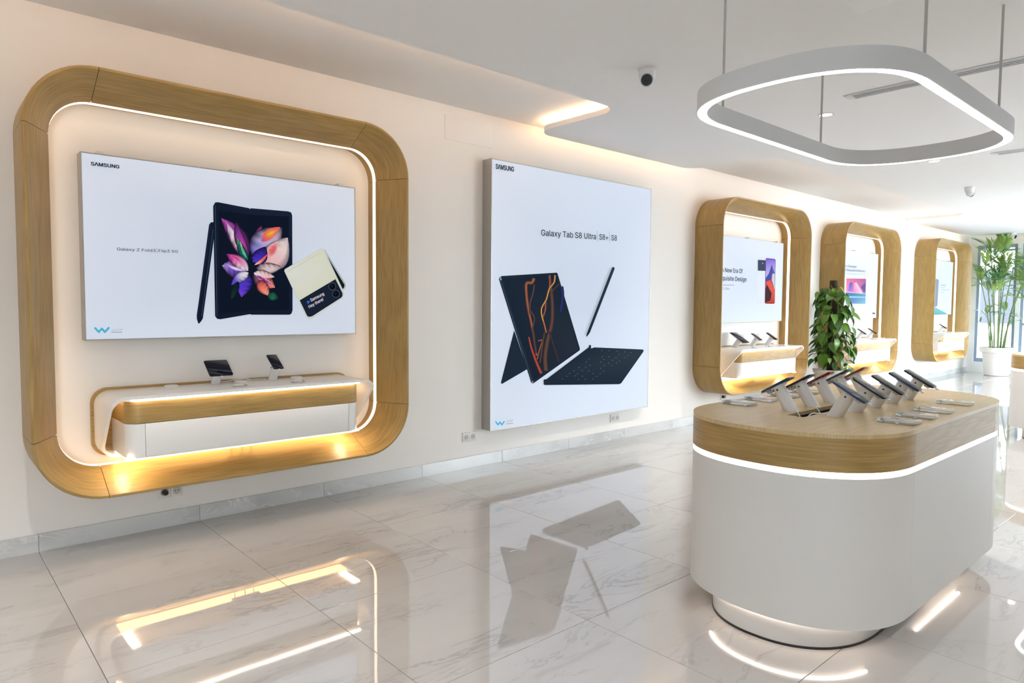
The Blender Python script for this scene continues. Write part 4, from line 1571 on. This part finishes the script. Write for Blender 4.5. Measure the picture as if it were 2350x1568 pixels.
for k in range(8):
    a, b = -0.1 - 0.05 * k, rp_.uniform(-0.3, 0.1)
    PAT2.append([(b - 0.12, a), (b + 0.05, a - 0.015), (b + 0.3, a - 0.05), (b + 0.28, a - 0.065), (b, a - 0.045), (b - 0.14, a - 0.02)])
for i, x in enumerate(XS):
    stand_and_phone((x, -3.400, ZT), 0.0, DEG(30), 0.142, 0.075, 0.172, colsB[i],
                    ['slanted white stand under the phone with three black bars, nearest the viewer', 'slanted white stand under the phone with a wavy black pattern',
                     'slanted white stand of the middle phone in the aisle-side row', 'slanted white stand of the blue-edged phone, fourth in the aisle-side row',
                     'slanted white stand at the far end of the aisle-side row'][i],
                    ['blue-edged phone with three black bars on its screen, nearest the viewer', 'black phone with a wavy black pattern on its screen, second in the row',
                     'plain black phone in the middle of the aisle-side row', 'blue-edged phone with plain grey screen, fourth in the aisle-side row',
                     'black phone at the far end of the aisle-side row'][i],
                    'stands of the aisle-side row', 'phones of the aisle-side row', screen=M_SCREEN_GREY, pattern=(PAT1 if i == 0 else PAT2 if i == 1 else None))
for k, pts in enumerate(([(3.292, -3.222, .954), (3.272, -3.232, .956), (3.250, -3.242, .955), (3.242, -3.262, .93), (3.242, -3.27, .875)],
                         [(3.520, -3.222, .954), (3.50, -3.228, .957), (3.470, -3.238, .953), (3.46, -3.26, .93), (3.458, -3.275, .875)],
                         [(3.300, -3.368, .954), (3.285, -3.352, .956), (3.27, -3.335, .958), (3.245, -3.31, .953), (3.20, -3.30, .91), (3.19, -3.29, .865)])):
    tag(cable('charging_cable', pts, 0.0032, M_PLASTIC), ('white cable from the light blue phone\'s stand into the counter slot', 'white cable from the dark navy phone\'s stand into the counter slot',
        'white cable from the three-bar phone\'s stand into the counter slot')[k], 'cable', 'cables at the counter slot')

# clear acrylic price blocks on the counter
M_CARD1 = plain('print_grey', (0.32, 0.33, 0.36, 1), 0.6, noise=0.1, nscale=80)
M_CARD2 = plain('print_pink', (0.70, 0.52, 0.55, 1), 0.6, noise=0.1, nscale=80)


def acrylic_block(cx, cy, label, marks, rot=0.0, wx=0.095, wy=0.155, h=0.016, z=ZT, group=None, full=True):
    t = thing('price_block', label, 'sign', (cx, cy, z), rot, group)
    box('acrylic_block', -wx / 2, wx / 2, -wy / 2, wy / 2, 0.0012, h, M_CLEAR, t, 0.0012)
    if full:
        box('card', -wx / 2 + 0.004, wx / 2 - 0.004, -wy / 2 + 0.004, wy / 2 - 0.004, 0.0002, 0.0010, M_PAPER, t, smooth=0)
    else:
        box('card', -wx / 2 + 0.004, wx / 2 - 0.004, -wy / 2 + 0.004, -wy / 2 + wy * 0.55, 0.0002, 0.0010, M_PAPER, t, smooth=0)
    for (x0, x1, y0, y1, m_) in marks:
        box('printed_area', x0 * wx, x1 * wx, y0 * wy, y1 * wy, h, h + 0.0004, m_, t, smooth=0)
    return t


acrylic_block(3.345, -3.668, 'clear acrylic price block nearest the viewer on the aisle side of the counter', [(-0.3, 0.3, -0.05, 0.2, M_CARD1), (-0.4, 0.1, -0.18, -0.1, M_CARD1)], full=False, group='acrylic blocks on the front counter')
acrylic_block(3.585, -3.664, 'clear acrylic price block, second along the aisle side of the counter', [(-0.3, 0.3, -0.1, 0.15, M_CARD1)], full=False, group='acrylic blocks on the front counter')
acrylic_block(3.845, -3.660, 'clear acrylic price block, third along the aisle side of the counter', [(-0.3, 0.1, -0.05, 0.2, M_CARD1)], full=False, group='acrylic blocks on the front counter')
acrylic_block(4.235, -3.645, 'clear acrylic price block alone near the far end of the counter', [(-0.3, 0.3, 0.2, 0.3, M_PAPER)], full=False, group='acrylic blocks on the front counter')
acrylic_block(3.305, -2.900, 'white acrylic price block at the wall-side near corner of the counter', [(-0.05, 0.05, -0.02, 0.04, M_CARD1)], group='acrylic blocks on the front counter')
acrylic_block(3.545, -2.895, 'white acrylic price block with pink print beside the light blue phone', [(-0.2, 0.3, -0.2, 0.0, M_CARD2)], group='acrylic blocks on the front counter')
acrylic_block(3.80, -2.905, 'white acrylic price block seen between the navy and red phone stands', [(-0.2, 0.3, -0.2, 0.0, M_CARD2)], group='acrylic blocks on the front counter')
acrylic_block(4.06, -2.905, 'white acrylic price block seen between the red and bright blue phone stands', [(-0.2, 0.3, -0.2, 0.0, M_CARD1)], group='acrylic blocks on the front counter')

# phones and tags on the wall shelves
ZS = 0.930
stand_and_phone((1.530, -0.085, ZS), 0, DEG(36), 0.128, 0.150, 0.155, 'navy', 'white stand under the wide unfolded phone on the left shelf', 'wide unfolded phone with dark screen on the left shelf', screen=M_SCREEN, off=-0.01, rad=0.030)
stand_and_phone((1.920, -0.085, ZS), 0, DEG(33), 0.135, 0.073, 0.162, 'black', 'white stand under the narrow phone on the left shelf', 'narrow phone with dark screen on the left shelf', screen=M_SCREEN, off=-0.03, rad=0.030)
for dx, w_, h_, c_, l1, l2 in ((-0.385, 0.17, 0.24, 'silver', 'white stand under the large tablet below the two-phone poster', 'large grey tablet on the shelf below the two-phone poster'),
                               (0.05, 0.075, 0.165, 'silver', 'white stand under the middle phone below the two-phone poster', 'small grey phone beside the large tablet on the shelf'),
                               (0.46, 0.075, 0.165, 'black', 'white stand at the right end below the two-phone poster', 'black phone at the right end of the shelf below the two-phone poster')):
    stand_and_phone((8.41 + dx, -0.115, ZS + 0.012), 0, DEG(33), 0.14, w_, h_, c_, l1, l2, off=-0.01, rad=0.033, cat='tablet' if w_ > 0.1 else 'phone')
for dx, l1, l2 in ((-0.37, 'white stand hidden behind the climbing plant leaves', 'black phone half hidden behind the climbing plant leaves'),
                   (0.08, 'white stand just right of the climbing plant', 'black phone just right of the climbing plant'),
                   (0.52, 'white stand at the right end of the shelf behind the plant', 'black phone at the right end of the shelf behind the plant')):
    stand_and_phone((11.84 + dx, -0.115, ZS + 0.012), 0, DEG(33), 0.14, 0.075, 0.165, 'black', l1, l2, off=-0.01)
stand_and_phone((15.96 + 0.10, -0.115, ZS + 0.035), 0, DEG(33), 0.14, 0.075, 0.165, 'black', 'white stand on the shelf nearest the far window', 'black phone on the shelf nearest the far window', off=-0.01)
for x, z, lab in ((1.60, ZS, 'small clear price block in front of the wide unfolded phone'), (2.00, ZS, 'small clear price block in front of the narrow phone on the left shelf'),
                  (8.10, ZS + .012, 'small price block in front of the large tablet'), (8.52, ZS + .012, 'small price block in front of the small grey phone'),
                  (8.92, ZS + .012, 'small price block at the right end below the two-phone poster'), (11.98, ZS + .012, 'small price block just right of the plant on the shelf'),
                  (12.40, ZS + .012, 'small price block at the right end of the shelf behind the plant')):
    acrylic_block(x, -0.33, lab, [(-0.3, 0.3, -0.2, 0.2, M_PAPER)], rot=0, wx=0.085, wy=0.05, h=0.014, z=z, group='small price blocks on the wall shelves')
for x, z, lab in ((1.26, ZS, 'flat white cable grommet left of the wide unfolded phone'), (1.70, ZS, 'flat white cable grommet between the two phones on the left shelf'), (2.10, ZS, 'flat white cable grommet right of the narrow phone on the left shelf')):
    o = lathe('cable_grommet', [(0.0, 0.0), (0.042, 0.0), (0.042, 0.007), (0.036, 0.010), (0.0, 0.010)], M_PLASTIC, None, 24, (x, -0.078, z))
    tag(o, lab, 'grommet', 'grommets on the left shelf')
tag(cable('charging_cable', [(1.565, -0.06, .936), (1.62, -0.05, .936), (1.67, -0.058, .944), (1.74, -0.05, .945), (1.78, -0.07, .936), (1.76, -0.085, .9345), (1.74, -0.062, .9355), (1.80, -0.045, .936), (1.885, -0.06, .936)], 0.003, M_PLASTIC),
    'white cable looping between the two phones on the left shelf', 'cable')

# ------------------------------------------------------------------ ceiling fittings
def downlight(x, y, label, power):
    t = thing('ceiling_downlight', label, 'light', (x, y, ZC), 0, 'ceiling downlights')
    lathe('trim_ring', [(0.046, 0.0), (0.062, 0.0), (0.060, -0.005), (0.050, -0.006), (0.046, -0.002)], M_HOUS, t, 28)
    lathe('lens', [(0.0, -0.0025), (0.0455, -0.0025), (0.0455, -0.0008), (0.0, -0.0008)], M_LED_DOWN, t, 24)
    l = bpy.data.lights.new('downlight_beam', 'SPOT')
    l.energy = power
    l.color = (1.0, 0.95, 0.89)
    l.spot_size = DEG(115); l.spot_blend = 0.9; l.shadow_soft_size = 0.05
    lo = bpy.data.objects.new('downlight_beam', l); COL.objects.link(lo); lo.parent = t; lo.location = (0, 0, -0.02)
    return t


for x, y, lab, pw_ in ((5.73, -2.23, 'round ceiling downlight seen through the ring lamp', 150), (8.38, -2.23, 'round ceiling downlight just below the ring lamp, farther back', 160),
                       (12.6, -2.25, 'added unseen ceiling downlight over the far end of the room', 170), (2.0, -5.6, 'added unseen ceiling downlight behind the viewer on the right', 130),
                       (5.73, -5.6, 'added unseen ceiling downlight over the right part of the room', 170), (9.5, -5.6, 'added unseen ceiling downlight over the right middle of the room', 210),
                       (13.3, -5.6, 'added unseen ceiling downlight over the far right of the room', 270), (0.4, -2.23, 'added ceiling downlight above the largest oak frame, just outside the view', 85),
                       (-2.0, -2.23, 'added unseen ceiling downlight at the rear end of the display wall', 125), (-0.8, -4.4, 'added unseen ceiling downlight behind the viewer on the left', 105),
                       (16.2, -2.9, 'added unseen ceiling downlight near the far windows', 190), (16.2, -5.6, 'added unseen ceiling downlight in the far right corner of the room', 330)):
    downlight(x, y, lab, pw_)  # the first two are seen; the others are added to light the room

M_SLOT = plain('vent_dark', (0.05, 0.055, 0.065, 1), 0.6, noise=0.05)


def slot_vent(x, y0, y1, label):
    t = thing('slot_vent', label, 'vent', (x, 0, ZC))
    w = 0.062
    box('backing', -w, w, y0, y1, -0.003, -0.0005, M_SLOT, t, smooth=0)
    for s in (-1, 1):
        box('edge_strip', s * w - 0.010, s * w + 0.010, y0 - 0.01, y1 + 0.01, -0.008, -0.0005, M_HOUS, t, 0.002)
    for k in range(3):
        xx = -0.0315 + 0.0315 * k
        box('slat', xx - 0.007, xx + 0.007, y0, y1, -0.007, -0.0035, M_HOUS, t, 0.001)
    box('end_cap', -w, w, y1, y1 + 0.05, -0.006, -0.0005, M_HOUS, t, 0.001)
    return t


slot_vent(5.385, -6.2, -2.585, 'long slotted ceiling vent seen through and right of the ring lamp')
slot_vent(8.43, -6.2, -2.80, 'slotted ceiling vent below the ring lamp at the right edge')

hp = thing('ceiling_hatch', 'square access panel in the ceiling above the ring lamp at the top edge', 'panel', (3.6, -3.505, ZC))
box('panel', -0.3, 0.3, -0.3, 0.3, -0.003, -0.0006, M_CEIL, hp, 0.001)
hq = thing('wall_hatch', 'painted access panel on the wall left of the tall poster, under the ceiling', 'panel', (3.74, 0, 2.985))
box('panel', -0.265, 0.265, -0.004, 0.0, -0.105, 0.105, M_WALL, hq, 0.0015)


def turret(x, y, rz, label):
    t = thing('security_camera', label, 'camera', (x, y, ZC), rz, 'ceiling security cameras')
    lathe('base', [(0.0, -0.0005), (0.062, -0.0005), (0.062, -0.012), (0.058, -0.014), (0.054, -0.050), (0.047, -0.064), (0.0, -0.064)], M_PLASTIC, t, 32)
    bm = bmesh.new()
    bmesh.ops.create_uvsphere(bm, u_segments=24, v_segments=14, radius=0.047)
    o = link('ball', finish(bm, 'ball', M_PLASTIC, 60), t, (0, -0.012, -0.070))
    ax = Vector((0, -1, -0.42)).normalized()
    c = Vector((0, -0.012, -0.070))
    bm = bmesh.new()
    add_tube(bm, c + ax * 0.028, c + ax * 0.0475, 0.0405, 0.036, 28)
    link('lens_face', finish(bm, 'lens_face', M_BLACKGLASS, 40), t)
    bm = bmesh.new()
    add_tube(bm, c + ax * 0.0476, c + ax * 0.0492, 0.014, 0.012, 20)
    link('lens', finish(bm, 'lens', M_DARK, 40), t)
    bm = bmesh.new()
    n = 26
    ux = ax.orthogonal().normalized(); uy = ax.cross(ux)
    pts = [c + ax * 0.006 + (ux * math.cos(2 * PI * k / n) + uy * math.sin(2 * PI * k / n)) * 0.0485 for k in range(n)]
    ring0 = [bm.verts.new(p) for p in pts]
    ring1 = [bm.verts.new(p + ax * 0.006) for p in pts]
    ring2 = [bm.verts.new(c + (p - c) * 0.9 + ax * 0.006) for p in pts]
    for k in range(n):
        j = (k + 1) % n
        bm.faces.new((ring0[k], ring0[j], ring1[j], ring1[k])); bm.faces.new((ring1[k], ring1[j], ring2[j], ring2[k]))
    link('shroud', finish(bm, 'shroud', M_PLASTIC, 40), t)
    return t


def face_to(x, y, tx, ty):
    return math.atan2(tx - x, -(ty - y))


turret(3.78, -1.89, face_to(3.78, -1.89, -0.2, -4.6), 'white turret camera with black lens facing the viewer, left of ring lamp')
turret(10.52, -2.01, face_to(10.52, -2.01, 18, -4), 'white turret camera on the ceiling below the ring lamp, turned away')
turret(17.53, -0.99, face_to(17.53, -0.99, 17.2, -8), 'white turret camera above the far window and the palm')

# ------------------------------------------------------------------ wall sockets
M_SOCK = plain('socket_plate', (0.72, 0.70, 0.66, 1), 0.4, noise=0.01)
M_SOCKD = plain('socket_inset', (0.50, 0.49, 0.47, 1), 0.4, noise=0.01)


def socket(x, z, label, n=1, plugged=False):
    t = thing('wall_socket', label, 'socket', (x, 0, z), 0, 'wall sockets above the baseboard')
    for k in range(n):
        xx = (k - (n - 1) / 2) * 0.075
        box('plate', xx - 0.037, xx + 0.037, -0.010, 0.0, -0.041, 0.041, M_SOCK, t, 0.003)
        bm = bmesh.new()
        add_tube(bm, (xx, -0.0115, 0), (xx, -0.010, 0), 0.026, 0.026, 20)
        link('outlet', finish(bm, 'outlet', M_SOCKD, 30), t)
        bm = bmesh.new()
        for s in (-1, 1):
            add_tube(bm, (xx + s * 0.0095, -0.0122, 0), (xx + s * 0.0095, -0.0114, 0), 0.0035, seg=8)
        link('pin_hole', finish(bm, 'pin_hole', M_DARK, 30), t)
        if plugged and k == 0:
            bm = bmesh.new()
            add_tube(bm, (xx, -0.045, 0), (xx, -0.0125, 0), 0.015, 0.019, 16)
            link('plug', finish(bm, 'plug', M_DARK, 40), t)
    return t


socket(3.748, 0.283, 'double white wall socket between the large frame and the tall poster', 2)
socket(5.771, 0.240, 'white wall socket under the right half of the tall poster', 2)
socket(1.262, 0.233, 'white wall socket with a dark plug under the largest oak frame', 2, True)
socket(7.975, 0.291, 'white wall socket under the oak frame left of the plant', 2, True)
socket(12.45, 0.285, 'white wall socket under the frame behind the plant', 2)
socket(14.49, 0.34, 'white wall socket between the two farthest frames', 1)

# ------------------------------------------------------------------ climbing plant on a moss pole
def leafmat(name, c1, c2):
    m, nt, b = newmat(name)
    oi = nt.nodes.new('ShaderNodeObjectInfo')
    mx = nt.nodes.new('ShaderNodeMix'); mx.data_type = 'RGBA'
    mx.inputs[6].default_value = c1; mx.inputs[7].default_value = c2
    nt.links.new(oi.outputs['Random'], mx.inputs[0])
    tc = nt.nodes.new('ShaderNodeTexCoord')
    nz = nt.nodes.new('ShaderNodeTexNoise'); nz.inputs['Scale'].default_value = 14
    nt.links.new(tc.outputs['Object'], nz.inputs['Vector'])
    hs = nt.nodes.new('ShaderNodeHueSaturation')
    mr = nt.nodes.new('ShaderNodeMapRange'); mr.inputs[3].default_value = 0.75; mr.inputs[4].default_value = 1.25
    nt.links.new(nz.outputs['Fac'], mr.inputs[0]); nt.links.new(mr.outputs[0], hs.inputs['Value'])
    nt.links.new(mx.outputs[2], hs.inputs['Color']); nt.links.new(hs.outputs[0], b.inputs['Base Color'])
    b.inputs['Roughness'].default_value = 0.32
    b.inputs['Subsurface Weight'].default_value = 0.0
    return m


M_LEAF = leafmat('pothos_leaf', (0.030, 0.11, 0.014, 1), (0.12, 0.26, 0.028, 1))
M_PALM = leafmat('palm_leaf', (0.11, 0.30, 0.10, 1), (0.38, 0.52, 0.12, 1))
M_COIR = plain('coir_pole', (0.045, 0.028, 0.018, 1), 0.95, noise=0.4, bump=0.8, nscale=60)
M_STEM = plain('green_stem', (0.10, 0.19, 0.05, 1), 0.5, noise=0.2, nscale=20)
M_CANE = plain('palm_cane', (0.16, 0.24, 0.08, 1), 0.5, noise=0.35, nscale=18)
M_SOIL = plain('potting_soil', (0.035, 0.024, 0.016, 1), 0.95, noise=0.3, nscale=40)
M_POT1 = plain('cream_pot', (0.66, 0.60, 0.53, 1), 0.5, noise=0.02)
M_POT2 = plain('white_pot', (0.82, 0.82, 0.82, 1), 0.5, noise=0.01)


def leaf_mesh(seed):
    rl = random.Random(seed)
    bm = bmesh.new()
    # heart shaped blade of unit length along +x from the petiole joint at the origin, folded at the midrib, drooping tip
    out = [(-0.10, 0.16), (-0.06, 0.28), (0.08, 0.37), (0.28, 0.40), (0.50, 0.33), (0.72, 0.19), (0.90, 0.06)]
    dr = rl.uniform(0.22, 0.5)
    fold = rl.uniform(0.10, 0.35)

    def Z(x, y):
        return -dr * max(x, 0) ** 2 + abs(y) * fold - 0.25 * abs(y) ** 2
    mid = [bm.verts.new((x, 0, Z(x, 0))) for x in (0.0, 0.0, 0.1, 0.29, 0.5, 0.72, 0.9)]
    tip = bm.verts.new((1.02, rl.uniform(-0.04, 0.04), Z(1.02, 0) - 0.04))
    for s in (-1, 1):
        o_ = [bm.verts.new((x, s * y, Z(x, y) + rl.uniform(-0.02, 0.02))) for x, y in out]
        for k in range(6):
            try:
                bm.faces.new((mid[k], mid[k + 1], o_[k + 1], o_[k]) if s > 0 else (mid[k], o_[k], o_[k + 1], mid[k + 1]))
            except ValueError:
                pass
        bm.faces.new((mid[6], tip, o_[6]) if s > 0 else (mid[6], o_[6], tip))
    bmesh.ops.remove_doubles(bm, verts=bm.verts[:], dist=1e-4)
    # petiole
    add_tube(bm, (-0.55, 0, -0.12), (0.0, 0, 0.0), 0.018, 0.014, 5, False)
    return finish(bm, 'leaf', M_LEAF, 60, recalc=False)


LEAVES = [leaf_mesh(s) for s in range(5)]
PX, PY = 10.22, -0.42
pl = thing('climbing_plant', 'bushy green climbing plant on a brown pole in a cream pot', 'plant', (PX, PY, 0))
lathe('pot', [(0.0, 0.0), (0.17, 0.0), (0.185, 0.01), (0.235, 0.50), (0.25, 0.505), (0.252, 0.55), (0.235, 0.552), (0.222, 0.50), (0.0, 0.50)], M_POT1, pl, 36)
lathe('soil', [(0.0, 0.525), (0.16, 0.52), (0.221, 0.508), (0.0, 0.506)], M_SOIL, pl, 24)
lathe('moss_pole', [(0.0, 0.50), (0.058, 0.50), (0.056, 1.0), (0.058, 1.5), (0.056, 1.86), (0.0, 1.865)], M_COIR, pl, 20)
rl = random.Random(21)
for k in range(3):
    a0 = k * 2.1
    pts = [((0.062 + 0.01 * math.sin(j)) * math.cos(a0 + j * 0.5), (0.062) * math.sin(a0 + j * 0.5), 0.51 + j * 0.16) for j in range(8)]
    cable('vine', pts, 0.007, M_STEM, pl, 6)
nleaf = 190
for k in range(nleaf):
    h = (k + rl.random()) / nleaf
    z = 0.60 + 1.14 * h
    az = rl.uniform(0, 2 * PI)
    env = (0.33 - 0.10 * h) if h > 0.1 else 0.30
    rad = rl.uniform(0.11, env)
    ln = rl.uniform(0.10, 0.185) * (0.75 if h < 0.12 else 1.0)
    o = link('leaf', LEAVES[k % 5], pl)
    yy = PY + rad * math.sin(az)
    o.location = (rad * math.cos(az), rad * math.sin(az) * (0.85 if math.sin(az) > 0 else 1.0), z + rl.uniform(-0.03, 0.03))
    o.rotation_euler = (rl.uniform(-0.5, 0.5), rl.uniform(0.25, 1.25), az + rl.uniform(-0.7, 0.7))
    o.scale = (ln, ln * rl.uniform(0.8, 1.1), ln)

# ------------------------------------------------------------------ potted palm by the window
def frond_mesh(seed):
    rf = random.Random(seed)
    bm = bmesh.new()
    L = 0.62
    arch = rf.uniform(0.25, 0.6)

    def C(s):
        return Vector((L * (s - 0.12 * s * s), 0, L * (0.42 * s - arch * s * s)))
    prev = C(0)
    for i in range(6):
        q = C((i + 1) / 6)
        add_tube(bm, prev, q, 0.006 * (1 - i / 8), 0.006 * (1 - (i + 1) / 8), 4, False)
        prev = q
    for i in range(15):
        s = 0.22 + 0.78 * i / 14
        c = C(s)
        t = (C(min(s + 0.02, 1.02)) - C(s - 0.02)).normalized()
        ll = (0.33 - 0.16 * abs(s - 0.5)) * rf.uniform(0.85, 1.1)
        for sd in (-1, 1):
            dv = (t * 1.0 + Vector((0, sd, 0)) * (0.55 if i < 14 else 0.15) + Vector((0, 0, rf.uniform(-0.05, 0.30)))).normalized()
            n = dv.cross(Vector((0, 0, 1))).normalized() * 0.0135
            m_ = c + dv * ll * 0.45
            e = c + dv * ll + Vector((0, 0, -0.07 * rf.random()))
            v = [bm.verts.new(p) for p in (c, m_ - n, e, m_ + n)]
            bm.faces.new(v)
    return finish(bm, 'frond', M_PALM, 60, recalc=False)


FRONDS = [frond_mesh(s) for s in range(6)]
QX, QY = 17.80, -0.74
pa = thing('potted_palm', 'tall green cane palm in a round white pot before the far window', 'plant', (QX, QY, 0))
lathe('pot', [(0.0, 0.0), (0.21, 0.0), (0.225, 0.01), (0.275, 0.50), (0.325, 0.51), (0.335, 0.61), (0.315, 0.62), (0.265, 0.56), (0.0, 0.56)], M_POT2, pa, 40)
lathe('soil', [(0.0, 0.585), (0.18, 0.58), (0.27, 0.567), (0.0, 0.563)], M_SOIL, pa, 24)
rl = random.Random(11)
# view axis across the picture for this plant: left/right in the photo is roughly (0.75, -0.66)
RX, RY = 0.747, -0.664
canes = [(-0.16, 1.85, -0.30), (-0.12, 2.10, -0.22), (-0.09, 1.60, -0.12), (-0.05, 2.25, -0.16), (-0.02, 1.75, -0.02), (0.02, 2.35, 0.02), (0.05, 1.95, 0.10),
         (0.09, 2.15, 0.26), (0.13, 1.80, 0.40), (0.16, 2.05, 0.52), (0.06, 1.25, 0.05), (-0.07, 1.20, -0.18), (0.12, 1.15, 0.22)]
for k, (off, hh, lean) in enumerate(canes):
    dd = rl.uniform(-0.12, 0.12)
    bx, by = off * RX + dd * RY, off * RY * 1.0 - dd * RX * 0.6
    lx, ly = lean * RX, lean * RY * 0.8
    if by + ly > 0.5:
        ly = 0.5 - by
    hh *= 1.10
    top = (bx + lx, by + ly, hh)
    cable('cane', [(bx, by, 0.57), (bx + lx * 0.3, by + ly * 0.3, 0.57 + (hh - 0.57) * 0.5), top], lambda s: 0.014 - 0.006 * s, M_CANE, pa, 7)
    nf = 7 if hh > 1.5 else 4
    for j in range(nf):
        az = 2 * PI * j / nf + rl.uniform(-0.5, 0.5)
        o = link('frond', FRONDS[rl.randrange(6)], pa)
        o.location = (top[0], top[1], top[2] - rl.uniform(0.0, 0.10))
        sc = rl.uniform(0.7, 1.0) * (1.0 if hh > 1.5 else 0.55)
        rot = (rl.uniform(-0.2, 0.2), rl.uniform(-1.25, -0.30) if j < nf - 2 else rl.uniform(-0.4, 0.2), az)
        o.rotation_euler = rot
        # keep every leaf tip clear of the wall, the window and the oak frame
        while sc > 0.12:
            mw = Matrix.Translation((QX + o.location.x, QY + o.location.y, 0)) @ o.rotation_euler.to_matrix().to_4x4() @ Matrix.Scale(sc, 4)
            pts = [mw @ v.co for v in o.data.vertices]
            if all(p.x < XE - 0.02 and p.y < -0.02 and p.z < 2.86 and not (p.x < 17.16 and p.y > -0.42) and not (p.x < 17.3 and (p.y - CAM.y) > 0.257 * p.x) for p in pts):
                break
            sc *= 0.85
        o.scale = (sc, sc, sc)
bpy.context.view_layer.update()
